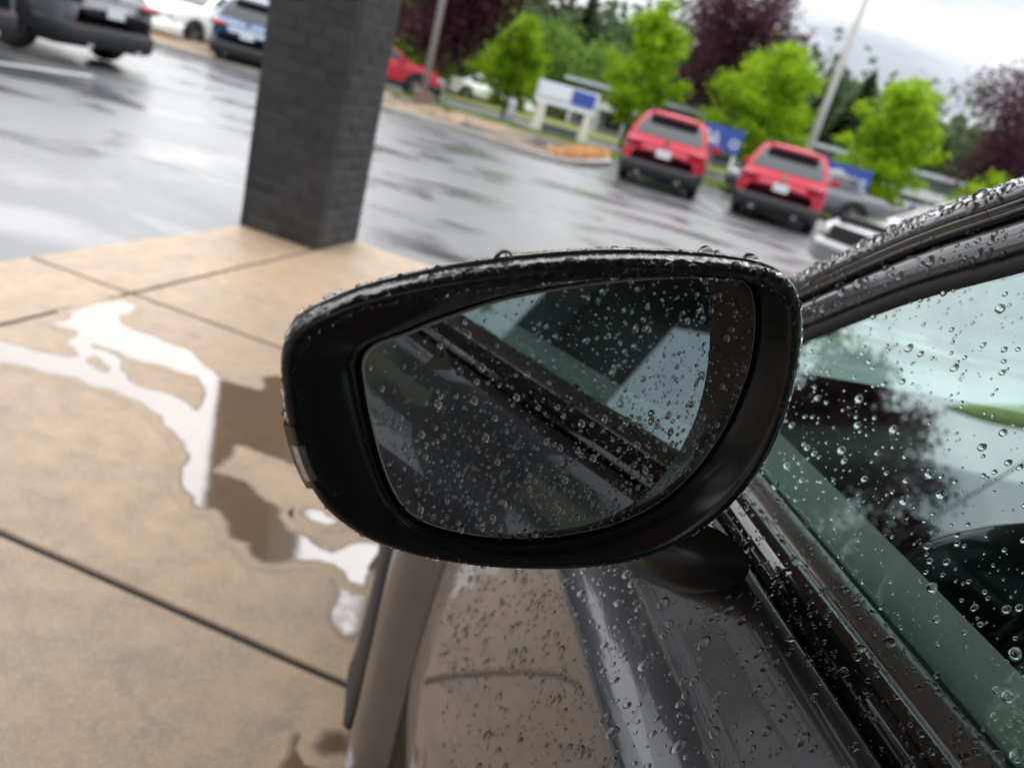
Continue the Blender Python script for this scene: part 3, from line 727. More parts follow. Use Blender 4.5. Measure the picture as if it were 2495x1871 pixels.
# ------------------------------------------------------------------ trees
def tree(nm, label, base, height, crown_w, crown_z0, leaf, bark, n, leafsz=.10, trunk_r=.10, lean=(0, 0), seed=1, gap=.22, shape='oval', clusters=64):
    r_ = random.Random(seed)
    root = empty(nm, base); tag(root, label, 'tree')
    mb = MB(); top = Vector((lean[0], lean[1], height*.93))
    tp = lambda t: Vector((lean[0]*t*t+.06*math.sin(5*t+seed), lean[1]*t+.06*math.cos(4*t+seed)-.06, height*.93*t))
    mb.tube([tp(i/8) for i in range(9)], [trunk_r*(1-.85*i/8)+.012 for i in range(9)], 8)
    tips = []
    for k in range(clusters):
        zt = crown_z0+(height-crown_z0)*((k+.5)/clusters)**(.9)
        t = min(.97, max(.12, zt/height-.10)); s = tp(t)
        hh = (zt-crown_z0)/(height-crown_z0)
        if shape == 'oval': rad = crown_w*(math.sin(math.pi*min(1, hh*.86+.12))**.75)
        elif shape == 'spread': rad = crown_w*(.45+.75*hh)*(1 if hh < .75 else 1-.6*(hh-.75)/.25)
        else: rad = crown_w*(1-hh)**.8+.15
        a = k*2.399+r_.uniform(-.6, .6); rr = rad*r_.uniform(.35, 1.22)
        e = Vector((tp(zt/height).x+rr*math.cos(a), tp(zt/height).y+rr*math.sin(a), zt+r_.uniform(-.2, .3)))
        mid = s.lerp(e, .5)+Vector((0, 0, -.05*rr if shape != 'spread' else .12*rr))
        if k % 2 == 0: mb.tube([s, mid, e], [trunk_r*.28, trunk_r*.17, .008], 5)
        tips.append((e, rad)); tips.append((s.lerp(e, .62), rad))
    t_o = mb.build('trunk', bark, root, True)
    # leaf-sized quads in clumps around the limbs
    vs = np.empty((n*4, 3)); rs = np.random.RandomState(seed)
    r_.shuffle(tips); tips = tips[:int(len(tips)*.80)]
    T = np.array([tuple(t[0]) for t in tips]); idx = rs.randint(0, len(T), n)
    sp = max(.16, crown_w*gap)
    cen = T[idx]+rs.normal(0, 1, (n, 3))*sp*np.array([1, 1, .8])*.55
    u = rs.normal(0, 1, (n, 3)); u /= np.linalg.norm(u, axis=1)[:, None]; w_ = rs.normal(0, 1, (n, 3)); w_ -= (w_*u).sum(1)[:, None]*u; w_ /= np.linalg.norm(w_, axis=1)[:, None]
    sz = leafsz*rs.uniform(.6, 1.35, (n, 1))
    for q, (a, b) in enumerate(((-1, -.55), (1, -.55), (1, .55), (-1, .55))): vs[q::4] = cen+(u*a+w_*b)*sz*.5
    me = bpy.data.meshes.new('crown'); me.vertices.add(n*4); me.vertices.foreach_set('co', vs.ravel()); me.loops.add(n*4); me.loops.foreach_set('vertex_index', np.arange(n*4))
    me.polygons.add(n); me.polygons.foreach_set('loop_start', np.arange(0, n*4, 4)); me.polygons.foreach_set('loop_total', np.full(n, 4)); me.materials.append(leaf); me.update()
    o = bpy.data.objects.new('crown', me); col.objects.link(o); o.parent = root; tag(o, kind='stuff')
    return root
def gb(x, y, D): c = W(x, y, D); return (c.x, c.y, 0)
tree('young_maple', 'bright green young tree left of the monument sign under the purple branches', gb(1235, 240, 34), 3.6, 1.35, .7, M['leaf_bright'], M['bark'], 9000, .12, .07, seed=3)
tree('young_maple', 'bright green young tree between the monument sign and the left red car', gb(1525, 320, 36), 5.8, 1.5, 1.1, M['leaf_bright'], M['bark'], 11000, .13, .09, seed=4)
tree('young_maple', 'broad bright green young tree between the two red cars', gb(1835, 360, 34), 5.0, 1.95, 1.0, M['leaf_bright'], M['bark'], 13000, .13, .09, seed=5)
tree('young_maple', 'bright green young tree with upright shoots right of the pale lamp post', gb(2120, 480, 32), 4.8, 1.5, .9, M['leaf_bright'], M['bark'], 10500, .13, .09, seed=6)
tree('plum_tree', 'large purple leaved tree whose branches hang beside the brick pillar', (-6.1, 29.6, 0), 9.0, 3.7, 2.1, M['leaf_purple'], M['bark_purple'], 22000, .15, .30, lean=(6.6, 0), seed=7, shape='spread')
tree('plum_tree', 'full purple leaved tree left of the lot, mirrored in the near side window', (-20.6, 17.6, 0), 7.4, 3.2, 1.4, M['leaf_purple'], M['bark_purple'], 26000, .15, .3, seed=41, shape='spread')
tree('plum_tree', 'unseen dark purple tree added far left of the lot to darken the side window reflection', (-24.5, 13.5, 0), 5.6, 2.8, 1.0, M['leaf_purple'], M['bark_purple'], 16000, .17, .3, seed=43, shape='spread')  # extra tree out of view, keeps the low window reflection dark
tree('plum_tree', 'dark tree behind the viewer past the rear brick pillar, mirrored in the door mirror', (-4.3, -15.0, 0), 7.5, 2.8, 1.2, M['leaf_mid'], M['bark'], 12000, .17, .3, seed=44)
tree('bushy_tree', 'green tree beside the purple one left of the lot, mirrored low in the side window', (-19.5, 21.5, 0), 6.0, 3.0, .8, M['leaf_mid'], M['bark'], 12000, .20, .2, seed=42)
tree('plum_tree', 'purple leaved tree with an open crown behind the left red car', gb(1735, 300, 42), 8.6, 3.0, 3.4, M['leaf_purple'], M['bark_purple'], 15000, .15, .22, lean=(-.35, 0), seed=8, shape='spread', gap=.25)
tree('plum_tree', 'thinly leaved purple tree at the right edge of the picture', gb(2440, 420, 38), 6.9, 2.6, 1.9, M['leaf_purple'], M['bark_purple'], 9000, .13, .18, seed=9, shape='spread', gap=.3)
for i, (x, D, h_, w_, lab) in enumerate([(960, 42, 5.2, 2.6, 'mid green bushy tree just right of the brick pillar'), (1090, 46, 5.6, 3.0, 'mid green bushy tree behind the grey lamp post'), (1290, 50, 4.6, 2.6, 'olive green bushy tree behind the monument sign'), (1450, 52, 4.4, 2.8, 'olive green bushy tree behind the second young tree')]):
    tree('bushy_tree', lab, gb(x, 300, D), h_, w_, .5, M['leaf_mid'], M['bark'], 11000, .22, .14, seed=20+i, gap=.4)
tree('bushy_tree', 'light green bush low at the right edge behind the wet pillar', gb(2400, 520, 36), 2.6, 1.4, .4, M['leaf_bright'], M['bark'], 5000, .13, .07, seed=31)
def conifer_arrays(r_, base, h_, w_):
    # tiered drooping boughs of small faces
    vs, fs = [], []
    n = int(150)
    for k in range(n):
        t = (k/n)**.85; z = h_*(.08+.92*t); rr = w_*(1-t)**.9+.08; a = r_.uniform(0, 6.283)
        l = rr*r_.uniform(.6, 1.25); dx, dy = math.cos(a), math.sin(a)
        p = Vector(base)+Vector((0, 0, z)); q = p+Vector((dx*l, dy*l, -.28*l)); wv = Vector((-dy, dx, 0))*max(.12, .22*l)
        i = len(vs); vs += [p, p.lerp(q, .6)+wv, q, p.lerp(q, .6)-wv+Vector((0, 0, -.12))]; fs.append((i, i+1, i+2, i+3))
    return vs, fs
for i, (x, D, h_, w_, lab) in enumerate([(2085, 62, 8.6, 3.6, 'tall dark conifer right of the pale lamp post'), (2000, 66, 8.6, 3.6, 'dark conifer behind the pale lamp post'), (1655, 70, 9.5, 4.2, 'dark conifer left of the purple tree trunk'), (1500, 74, 9.8, 4.2, 'tall dark conifer behind the second young tree'), (2330, 64, 5.8, 3.2, 'dark conifer left of the thin purple tree'), (1370, 78, 11.0, 4.6, 'dark pointed conifer on the hill above the monument sign')]):
    root = empty('conifer', gb(x, 300, D)); tag(root, lab, 'tree')
    MB().tube([(0, 0, 0), (0, 0, h_*.95)], [.25, .02], 7).build('trunk', M['bark'], root)
    r_ = random.Random(50+i); V, Fc = [], []
    for _ in range(7):
        a, b = conifer_arrays(r_, (0, 0, 0), h_, w_); k = len(V); V += a; Fc += [tuple(j+k for j in f) for f in b]
    o = mesh_obj('crown', V, Fc, M['leaf_dark'], root); tag(o, kind='stuff')
# far wood: one mass of conifers and round crowns on low hills
hv = []; NA = 72
rows = []
for rr, zz_ in ((75, 0), (100, 1.6), (140, 6), (200, 13), (300, 16)):
    rows.append([Vector((math.sin(2*math.pi*k/NA)*rr, math.cos(2*math.pi*k/NA)*rr, zz_*(.55+.45*mnoise.noise(Vector((math.sin(2*math.pi*k/NA)*1.7, math.cos(2*math.pi*k/NA)*1.7, rr*.01)))))) for k in range(NA)])
vs, fs = grid(rows, True); hills = mesh_obj('hills', vs, fs, M['grass'], None, True); tag(hills, kind='structure')
r_ = random.Random(99); V, Fc = [], []
for k in range(1500):
    a = r_.uniform(0, 2*math.pi) if k < 700 else r_.uniform(-.35, .85); D = r_.uniform(85, 150)
    h_ = r_.uniform(7.5, 12)*(1 if r_.random() < .7 else 1.2)*(.80 if 0.35 < a < .8 else 1); w_ = h_*.36
    b = (math.sin(a)*D, math.cos(a)*D, (D-85)*.06)
    n0 = len(V)
    if r_.random() < .55: vv, ff = conifer_arrays(r_, b, h_, w_); vv, ff = vv[:4*110], ff[:110]
    else:
        vv, ff = [], []
        for q in range(110):
            p = Vector(b)+Vector((r_.gauss(0, w_*.55), r_.gauss(0, w_*.55), h_*.55+r_.gauss(0, h_*.2))); u = Vector((r_.gauss(0, 1), r_.gauss(0, 1), r_.gauss(0, 1))).normalized(); w2 = u.orthogonal().normalized()*.55
            i = len(vv); vv += [p+u*.6, p+w2, p-u*.6, p-w2]; ff.append((i, i+1, i+2, i+3))
    V += vv; Fc += [tuple(j+n0 for j in f) for f in ff]
o = mesh_obj('far_wood', V, Fc, M['leaf_dark']); tag(o, 'dark wooded hillside of conifers closing the view', 'wood', kind='stuff')

# ------------------------------------------------------------------ the near car (local frame: x = into the car, y = forward, z = up, origin below the viewer)
car = empty('parked_car', (0, 0, 0), CA); tag(car, 'dark grey rain-beaded car in the foreground with its door mirror in the middle', 'car')
PO = M['paint_own']
prof = [(.282, .985), (.2795, 1.000), (.2765, 1.0055), (.2715, 1.0075), (.2670, 1.0060), (.2635, 1.0005), (.2600, .990), (.2540, .972), (.2485, .949), (.2405, .929), (.2305, .9125), (.2195, .8990), (.2095, .8885), (.2068, .8835), (.2045, .872), (.2005, .845), (.1940, .790), (.1880, .730), (.1820, .660), (.1770, .580), (.1740, .500), (.1740, .420), (.1800, .350), (.1900, .300), (.2150, .250), (.26, .22)]
def side_v(v, z, u):
    b = -.054*max(0, min(1, (u-.904)/.082))*(sstep(.92, .60, z))
    b += .16*sstep(1.55, 2.25, u)**1.5 + .10*sstep(-1.8, -2.7, u)
    return v+b
def top_drop(u): return -.01*sstep(.9, 1.3, u)-.055*sstep(1.0, 1.6, u)-.16*sstep(1.5, 2.25, u)
WHEEL_U, WHEEL_R = 1.56, .385
def skin(u, edge=0.0):
    row = []
    for v, z in prof:
        if u > .901 and z < .42: v = .174+(.001 if z > .3 else .003); z = .42-(.42-z)*1.5
        z2 = z+top_drop(u)*sstep(.5, .95, z)
        for c in (WHEEL_U, -1.45):
            q = WHEEL_R**2-(u-c)**2
            if q > 0: z2 = max(z2, .35+math.sqrt(q)+(z-.22)*.02)
        row.append(Vector((side_v(v, z, u)+edge, u, z2)))
    return row
def panel(name, u0, u1, n, mat, parent, flange=(True, True), mirror_side=False):
    us = [u0+(u1-u0)*i/n for i in range(n+1)]
    rows = [skin(u) for u in us]
    if flange[0]: rows = [[p+Vector((.03, .002, 0)) for p in skin(u0)], [p+Vector((.0015, -.0005, 0)) for p in skin(u0)]]+[skin(u0+.003)]+rows[1:]
    if flange[1]: rows = rows[:-1]+[skin(u1-.003), [p+Vector((.0015, .0005, 0)) for p in skin(u1)], [p+Vector((.03, -.002, 0)) for p in skin(u1)]]
    if mirror_side: rows = [[Vector((2.15-p.x, p.y, p.z)) for p in r] for r in rows]
    vs, fs = grid(rows); return mesh_obj(name, vs, fs, mat, parent, True)
door = panel('front_door', -.28, .898, 40, PO, car)
panel('front_fender', .902, 2.28, 44, PO, car, (True, False))
panel('rear_door', -1.28, -.284, 20, PO, car)
panel('rear_quarter', -2.7, -1.284, 30, PO, car, (False, True))
panel('far_side_panel', -2.7, 2.28, 60, PO, car, (False, False), True)
for c_ in (WHEEL_U, -1.45):
    rows = []
    for k in range(33):
        a_ = math.pi*(-.22+1.44*k/32)
        row = []
        for rr, pr in ((.372, -.03), (.384, .0), (.392, .006), (.450, .008), (.540, .007), (.548, .0)):
            u_, z_ = c_+rr*math.cos(a_), min(.80+(rr-.37)*.1, .35+rr*math.sin(a_))
            pts_ = sorted([(p[1], p[0]) for p in prof if p[1] < .99]); v_ = float(np.interp(z_, [p[0] for p in pts_], [p[1] for p in pts_]))
            if u_ > .901 and z_ < .42: v_ = .175
            row.append(Vector((side_v(v_, z_, u_)-pr, u_, max(z_, .10))))
        rows.append(row)
    vs, fs = grid(rows); mesh_obj('wheel_arch_trim', vs, fs, M['clad'], car, True)
# inner structure that closes the gaps
MB().box((1.08, -.25, .50), (1.62, 4.6, .42)).build('body_core', M['under'], car)
# nose, bonnet
rows = []
for i in range(14):
    u = .80+i*(2.28-.80)/13; z = prof[3][1]+top_drop(u); v0 = side_v(.272, 1.0, u)
    rows.append([Vector((v0+(2.15-2*v0)*t, u, z+.035*math.sin(math.pi*t)**.6 if 0 < t < 1 else z)) for t in [k/16 for k in range(17)]])
vs, fs = grid(rows); mesh_obj('bonnet', vs, fs, PO, car, True)
rows = []
for z, off in ((.75, 0), (.6, .06), (.4, .05), (.25, -.05)):
    rows.append([Vector((side_v(.27, 1, 2.28)+(2.15-2*side_v(.27, 1, 2.28))*t, 2.28+off+.10*math.sin(math.pi*t), z+.03*math.sin(math.pi*t))) for t in [k/12 for k in range(13)]])
vs, fs = grid(rows); mesh_obj('front_bumper', vs, fs, PO, car, True)
vs, fs = grid([[Vector((.30, -2.7, z)), Vector((1.85, -2.7, z))] for z in (1.05, .3)]); mesh_obj('tail_panel', vs, fs, PO, car)
for v_, s in ((.27, -1), (1.88, 1)):
    for u in (WHEEL_U, -1.45): lathe_wheel(.335, .22, M['rim_dark'], car, (v_, u, .335), s)

# belt mouldings: swept sections along the sill
def sweep_line(name, sec, us, mat, parent, dz=lambda u: 0, dv=lambda u: 0):
    rows = [[Vector((v+dv(u), u, z+dz(u))) for v, z in sec] for u in us]
    vs, fs = grid(rows); return mesh_obj(name, vs, fs, mat, parent, True)
us = [.90-.02*i for i in range(0, 181)]
bdz = lambda u: -.03*sstep(.72, .95, u)
sweep_line('glass_seal', [(.3455, 1.012), (.3430, 1.0165), (.339, 1.0170), (.330, 1.0165), (.3285, 1.0215)], us, M['rubber'], car, bdz)
sweep_line('sill_trim', [(.3285, 1.014), (.3282, 1.0225), (.3265, 1.0245), (.3200, 1.0242), (.3140, 1.0225), (.3085, 1.0195), (.3070, 1.0170), (.3065, 1.010)], us, M['trim_brown'], car, bdz)
sweep_line('belt_moulding', [(.3065, 1.006), (.3062, 1.0150), (.3045, 1.0185), (.3000, 1.0205), (.2955, 1.0195), (.2905, 1.0160), (.2865, 1.0100), (.2845, 1.0030), (.2840, .990)], us, M['gloss_black'], car, bdz)
sweep_line('belt_groove', [(.2845, .998), (.2838, .990), (.2815, .990), (.281, .9985)], us, M['rubber'], car, bdz)
mesh = sweep_line('sill_glint', [(.3076, 1.0172), (.3072, 1.0186), (.3062, 1.0186), (.3058, 1.0172)], us, M['mirror_edge'], car, bdz)  # pale strip standing in for the thin glass reflection along the sill

# greenhouse: window plane leans in; frame swept along the window's upper edge
TH = .364
def wv(z): return .335+TH*(z-1.020)
def on_glass(x, y):
    d = C(x, y); k = (.335+TH*(H-1.020))/(d.x-TH*d.z); return (d.y*k, H+d.z*k)
path = [(.755, .965), (.700, 1.015), (.640, 1.072), (.580, 1.126), on_glass(2222, 725), on_glass(2494, 650), (.380, 1.276), (.31, 1.318), (.22, 1.362), (.08, 1.408), (-.1, 1.440), (-.4, 1.458), (-.8, 1.455), (-1.2, 1.455), (-1.6, 1.38), (-1.95, 1.25), (-2.15, 1.10)]
def catmull(pts, k=6):
    out = []
    for i in range(len(pts)-1):
        p0, p1, p2, p3 = (np.array(pts[max(0, min(len(pts)-1, j))]) for j in (i-1, i, i+1, i+2))
        for s in range(k):
            t = s/k; out.append(tuple(.5*((2*p1)+(-p0+p2)*t+(2*p0-5*p1+4*p2-p3)*t*t+(-p0+3*p1-3*p2+p3)*t**3)))
    out.append(tuple(pts[-1])); return out
path = catmull(path, 6)
P3 = [Vector((wv(z), u, z)) for u, z in path]
NW = Vector((-1, 0, TH)).normalized()       # outward normal of the side glass
frames = []
for i in range(len(P3)):
    T_ = (P3[min(i+1, len(P3)-1)]-P3[max(i-1, 0)]).normalized()
    O = NW.cross(T_).normalized()
    if O.dot(Vector((0, .6, 1))) < 0: O.negate()
    frames.append((P3[i], O))
def sweep_frame(name, sec, mat, parent, i0=0, i1=None):
    rows = [[p+O*w+NW*n for w, n in sec] for p, O in frames[i0:i1]]
    vs, fs = grid(rows); return mesh_obj(name, vs, fs, mat, parent, True)
sweep_frame('window_seal', [(-.004, -.004), (-.002, .0015), (.005, .0035), (.0085, .003), (.0092, .0)], M['rubber'], car)
sweep_frame('window_frame', [(.0090, -.002), (.0093, .0045), (.0110, .0065), (.0150, .0080), (.0260, .0095), (.0320, .0092), (.0340, .0078), (.0345, .002)], M['paint_own'], car)
sweep_frame('frame_groove', [(.0345, .004), (.0350, .000), (.0375, .000), (.0380, .005)], M['rubber'], car)
sweep_frame('drip_rail', [(.0380, .003), (.0384, .0105), (.0398, .0125), (.0415, .0118), (.0425, .0085), (.0440, .0085), (.0452, .0125), (.0470, .0138), (.0490, .0122), (.0496, .006)], M['gloss_black'], car)
# painted pillar and roof rail, rolling over to the screen
sec_p = [(.0496, .006), (.0500, .0115), (.0520, .0140), (.0600, .0130), (.0710, .0085), (.0820, .0010), (.0910, -.0090), (.0960, -.0220), (.0965, -.034)]
pil = sweep_frame('windscreen_pillar', sec_p, PO, car)
# screen and roof
edge_l = [p+O*.0963+NW*-.030 for p, O in frames]
def cross_row(p, crown): return [Vector((p.x+(2.15-2*p.x)*t, p.y+crown[1]*math.sin(math.pi*t), p.z+crown[0]*math.sin(math.pi*t))) for t in [k/12 for k in range(13)]]
iS = next(i for i, p in enumerate(edge_l) if p.y < .18); iR = next(i for i, p in enumerate(edge_l) if p.y < -1.55)
vs, fs = grid([cross_row(p, (.02, .10)) for p in edge_l[:iS+1]]); mesh_obj('windscreen', vs, fs, M['screen'], car, True)
vs, fs = grid([cross_row(p, (.035, .03)) for p in edge_l[iS:iR+1]]); mesh_obj('roof', vs, fs, PO, car, True)
vs, fs = grid([cross_row(p, (.02, -.08)) for p in edge_l[iR:]]); mesh_obj('rear_window', vs, fs, M['screen'], car, True)
# side glass (near and far): grid filling below the edge curve
def side_glass(name, ua, ub, mirror_side=False, mat=None):
    rows = []
    zc_ = lambda u: float(np.interp(-u, [-p[0] for p in path], [p[1] for p in path]))
    n = 40
    for i in range(n+1):
        u = ub+(ua-ub)*i/n; zt = zc_(u)+.003; zb = min(1.012, zt-.001)
        rows.append([Vector((wv(zb+(zt-zb)*k/8)+.001, u, zb+(zt-zb)*k/8)) for k in range(9)])
    if mirror_side: rows = [[Vector((2.15-p.x, p.y, p.z)) for p in r] for r in rows]
    vs, fs = grid(rows); return mesh_obj(name, vs, fs, mat or M['win'], car, True)
win = side_glass('front_side_window', -.36, .685)
side_glass('rear_side_window', -1.42, -.44)
side_glass('far_front_window', -.36, .685, True, M['far_win']); side_glass('far_rear_window', -1.42, -.44, True, M['far_win'])
rows = []
for s in (0, 1):
    q = [Vector((wv(z)-.004, u, z)) for u, z in ((-.36, 1.01), (-.36, 1.485), (-.44, 1.485), (-.44, 1.01))]
    if s: q = [Vector((2.15-p.x, p.y, p.z)) for p in q]
    mesh_obj('centre_pillar', q, [(0, 1, 2, 3)], M['gloss_black'], car)
rows = [[Vector((2.15-(p+O*w+NW*n).x, (p+O*w+NW*n).y, (p+O*w+NW*n).z)) for w, n in [(-.004, 0), (.02, .008), (.06, .016), (.1055, -.034)]] for p, O in frames]
vs, fs = grid(rows); mesh_obj('far_pillar', vs, fs, PO, car, True)

# interior
rows = []
for i in range(31):
    u = .76-i*.075
    rows.append([Vector((v+.012*math.sin(u*4)*sstep(.36, .45, v), u, z)) for v, z in ((.3465, 1.012), (.349, 1.0215), (.360, 1.0235), (.385, 1.022), (.405, 1.015), (.418, 1.000), (.424, .970), (.430, .90), (.44, .7), (.46, .45))])
vs, fs = grid(rows); mesh_obj('door_card', vs, fs, M['door_trim'], car, True)
rows = [[Vector((2.15-p.x, p.y, p.z)) for p in r] for r in rows]; vs, fs = grid(rows); mesh_obj('far_door_card', vs, fs, M['dash'], car, True)
rows = []
for i in range(17):
    v = .40+i*(1.36/16); hood = .05*math.exp(-((v-.78)/.17)**2)
    rows.append([Vector((v, u, z+hd*hood)) for u, z, hd in ((1.05, .955, 0), (.92, .975, .2), (.80, .985, .6), (.68, .985, 1), (.60, .975, 1), (.57, .95, .9), (.60, .90, .2), (.62, .80, 0), (.66, .60, 0), (.70, .40, 0))])
vs, fs = grid(rows); mesh_obj('dashboard', vs, fs, M['dash'], car, True)
mb = MB(); Cw = Vector((.78, .34, .90)); q = Matrix.Rotation(R(-62), 3, 'X')
ringp = [Cw+q @ Vector((math.cos(a)*.185, math.sin(a)*.185, 0)) for a in [2*math.pi*k/40 for k in range(41)]]
mb.tube(ringp, .015, 10, cap=False)
sw = mb.build('steering_wheel', M['dash'], car, True)
mb = MB()
for a in (R(0), R(180), R(270)): mb.tube([Cw+q @ Vector((math.cos(a)*.06, math.sin(a)*.06, 0)), Cw+q @ Vector((math.cos(a)*.18, math.sin(a)*.18, 0))], [.022, .013], 8)
mb.build('spoke', M['dash'], sw, True)
mb = MB().box(Cw, (.15, .05, .12), M=Matrix.Rotation(R(28), 3, 'X')); bo = mb.build('hub', M['dash'], sw); bevel_edges(bo, .02, 3)
for v_, lab in ((.76, 0), (1.42, 0)):
    bo = MB().box((v_, -.25, .55), (.50, .52, .18)).build('seat', M['seat'], car); bevel_edges(bo, .05, 3)
    b2 = MB().box((v_, -.58, .88), (.48, .14, .62), M=Matrix.Rotation(R(14), 3, 'X')).build('backrest', M['seat'], bo); bevel_edges(b2, .05, 3)
    b3 = MB().box((v_, -.68, 1.27), (.26, .10, .18)).build('headrest', M['seat'], bo); bevel_edges(b3, .04, 3)
MB().box((1.07, -1.5, .8), (1.3, .5, .6)).build('rear_seat', M['seat'], car)
MB().box((1.07, -.6, .32), (1.4, 2.8, .1)).build('floor_carpet', M['seat'], car)

# ------------------------------------------------------------------ door mirror
S12 = 2495/2212
outer_px = [(606, 760), (603, 800), (611, 880), (626, 950), (646, 1010), (672, 1060), (711, 1110), (780, 1160), (860, 1192), (940, 1212), (1050, 1227), (1160, 1232), (1280, 1228), (1380, 1210), (1470, 1175), (1550, 1120), (1610, 1060), (1660, 990), (1700, 900), (1722, 820), (1734, 750), (1736, 680), (1724, 630), (1700, 602), (1650, 583), (1560, 570), (1450, 563), (1300, 563), (1150, 574), (1000, 594), (860, 621), (760, 648), (690, 677), (640, 702), (616, 730)]
glass_px = [(785, 780), (786, 820), (800, 900), (825, 1000), (860, 1080), (910, 1125), (1000, 1152), (1100, 1163), (1200, 1159), (1320, 1135), (1420, 1088), (1500, 1018), (1560, 935), (1600, 850), (1622, 780), (1632, 700), (1627, 640), (1606, 607), (1560, 598), (1450, 600), (1300, 611), (1100, 645), (960, 690), (880, 722), (810, 748)]
def plane_hit(px, n, c):
    d = C(px[0]*S12, px[1]*S12); return d*(c.dot(n)/d.dot(n))+Vector((0, 0, H))
cG = C(1360, 985); cG = cG*(.345/cG.y)
yaw = R(16.5); nG = Vector((math.sin(yaw), -math.cos(yaw), 0))
cR = C(1320, 1000); cR = cR*(.322/cR.y)
nR = Vector((math.sin(R(12)), -math.cos(R(12)), -.10)).normalized()
def closed_catmull(pts, k=5):
    out = []; n = len(pts)
    for i in range(n):
        p0, p1, p2, p3 = (pts[(i+j) % n] for j in (-1, 0, 1, 2))
        for s in range(k):
            t = s/k; out.append(.5*((2*p1)+(p2-p0)*t+(2*p0-5*p1+4*p2-p3)*t*t+(3*p1-p0-3*p2+p3)*t**3))
    return out
G3 = closed_catmull([plane_hit(p, nG, cG) for p in glass_px]); O3 = closed_catmull([plane_hit(p, nR, cR) for p in outer_px])
def resample(ring, ctr, n=144, start=math.pi):
    # equal steps of arc length, begun at the same bearing
    ring = [Vector(p) for p in ring]; L = [0]
    for i in range(len(ring)): L.append(L[-1]+(ring[(i+1) % len(ring)]-ring[i]).length)
    out = []
    for k in range(n):
        s = L[-1]*k/n; i = max(j for j in range(len(L)) if L[j] <= s+1e-12); i = min(i, len(ring)-1)
        t = (s-L[i])/max(1e-9, L[i+1]-L[i]); out.append(ring[i].lerp(ring[(i+1) % len(ring)], t))
    return out
NR = 144
G3 = resample(G3, None, NR); O3 = resample(O3, None, NR)
# turn the glass ring so corresponding points face each other
def bearing_match(A, B):
    ca, cb = sum(A, Vector())/len(A), sum(B, Vector())/len(B)
    best = min(range(len(B)), key=lambda s: sum(((A[i]-ca).normalized()-(B[(i+s) % len(B)]-cb).normalized()).length for i in range(0, len(A), 6)))
    return B[best:]+B[:best]
G3 = bearing_match(O3, G3)
gc = sum(G3, Vector())/NR; oc = sum(O3, Vector())/NR
AX = Vector((.08, 1, -.195)).normalized()                     # housing axis, away from the viewer
mir = empty('side_mirror', (0, 0, 0)); mir.parent = car
# the mirror is a part of the car: use the bezel mesh as the part itself
bpy.data.objects.remove(mir)
def inset(ring, c, d): return [p+(c-p).normalized()*d for p in ring]
def lerp_ring(A, B, t, push=Vector()): return [a.lerp(b, t)+push for a, b in zip(A, B)]
foot = [p+(p-gc).normalized()*.0022-nG*.0 for p in G3]
rows = [[p-nG*.010 for p in foot], [p-nG*.001 for p in foot]]
innerO = inset(O3, oc, .0085)
for t, bl in ((.12, .30), (.3, .52), (.5, .68), (.7, .82), (.86, .93), (1.0, 1.0)):
    ring = []
    for a, b in zip(foot, innerO):
        p = a.lerp(b, t); depth_total = (b-a).dot(-AX)
        p = p+AX*((t-bl)*depth_total*.9); ring.append(p)
    rows.append(ring)
rows.append([p+AX*-.0012 for p in inset(O3, oc, .0066)])
rows.append([p+AX*-.0018 for p in inset(O3, oc, .0045)])
BX = Vector((.05, 1, .02)).normalized()
rows.append([p+BX*-.0012 for p in inset(O3, oc, .0022)])
rows.append([p+BX*.0004 for p in inset(O3, oc, .0007)])
rows.append([p+BX*.0030 for p in O3])
rows.append([p+BX*.0100 for p in inset(O3, oc, -.0003)])
rows.append([p+BX*.0115 for p in inset(O3, oc, .0004)])
rows.append([p+BX*.0118 for p in inset(O3, oc, .0028)])
rows.append([p+BX*.0150 for p in inset(O3, oc, .0030)])
vs, fs = grid(rows, True)
bez = mesh_obj('side_mirror', vs, fs, M['bezel'], car, True); bez['label'] = 'black door mirror housing beaded with rain'
def shell(t, s, drop=0.0, add=0.0):
    out = []
    for p in O3:
        q = oc+(p-oc)*s+BX*.0140+AX*(t-.0126)*1.2+Vector((.42*(t-.0126)*min(1, t/.08), 0, 0)); up = max(0, (p-oc).normalized().z)
        out.append(q+(p-oc).normalized()*add+Vector((0, 0, drop)))
    return out
rows = [shell(.0126, 1, 0, -.0025), shell(.0122, 1, 0, -.0006), shell(.0128, 1, 0, .0010), shell(.0170, 1, 0, .0018), shell(.0260, 1.0, .0, .0024), shell(.040, .985, .0, .0028), shell(.056, .955, .0, .003), shell(.074, .88, .0, .003), shell(.092, .76, -.002, .003), shell(.107, .58, -.004, .002), shell(.117, .34, -.006, 0), shell(.121, .05, -.007, 0)]
vs, fs = grid(rows, True); n0 = len(vs); vs.append(sum(rows[-1], Vector())/NR); fs += [((len(rows)-1)*NR+k, (len(rows)-1)*NR+(k+1) % NR, n0) for k in range(NR)]
cap = mesh_obj('mirror_cap', vs, fs, M['paint_own'], bez, True)
# glass with ground edge, back plate
gl_rows = [[p+nG*.0 for p in G3]]
mg = mesh_obj('mirror_glass', [p for p in inset(G3, gc, .0007)], [tuple(range(NR))], M['mirror'], bez)
vs, fs = grid([[p for p in inset(G3, gc, .0007)], G3, [p-nG*.0025 for p in G3]], True); mesh_obj('glass_edge', vs, fs, M['mirror_edge'], bez, True)
vs = [p-nG*.0095+(p-gc).normalized()*.004 for p in G3]; mesh_obj('back_plate', vs, [tuple(range(NR))], M['rubber'], bez)
# warning triangle in the glass
tri = [plane_hit(p, nG, cG)+nG*.00025 for p in ((913, 797), (960, 744), (975, 800))]
mesh_obj('warning_icon', tri, [(0, 1, 2)], M['icon'], bez)
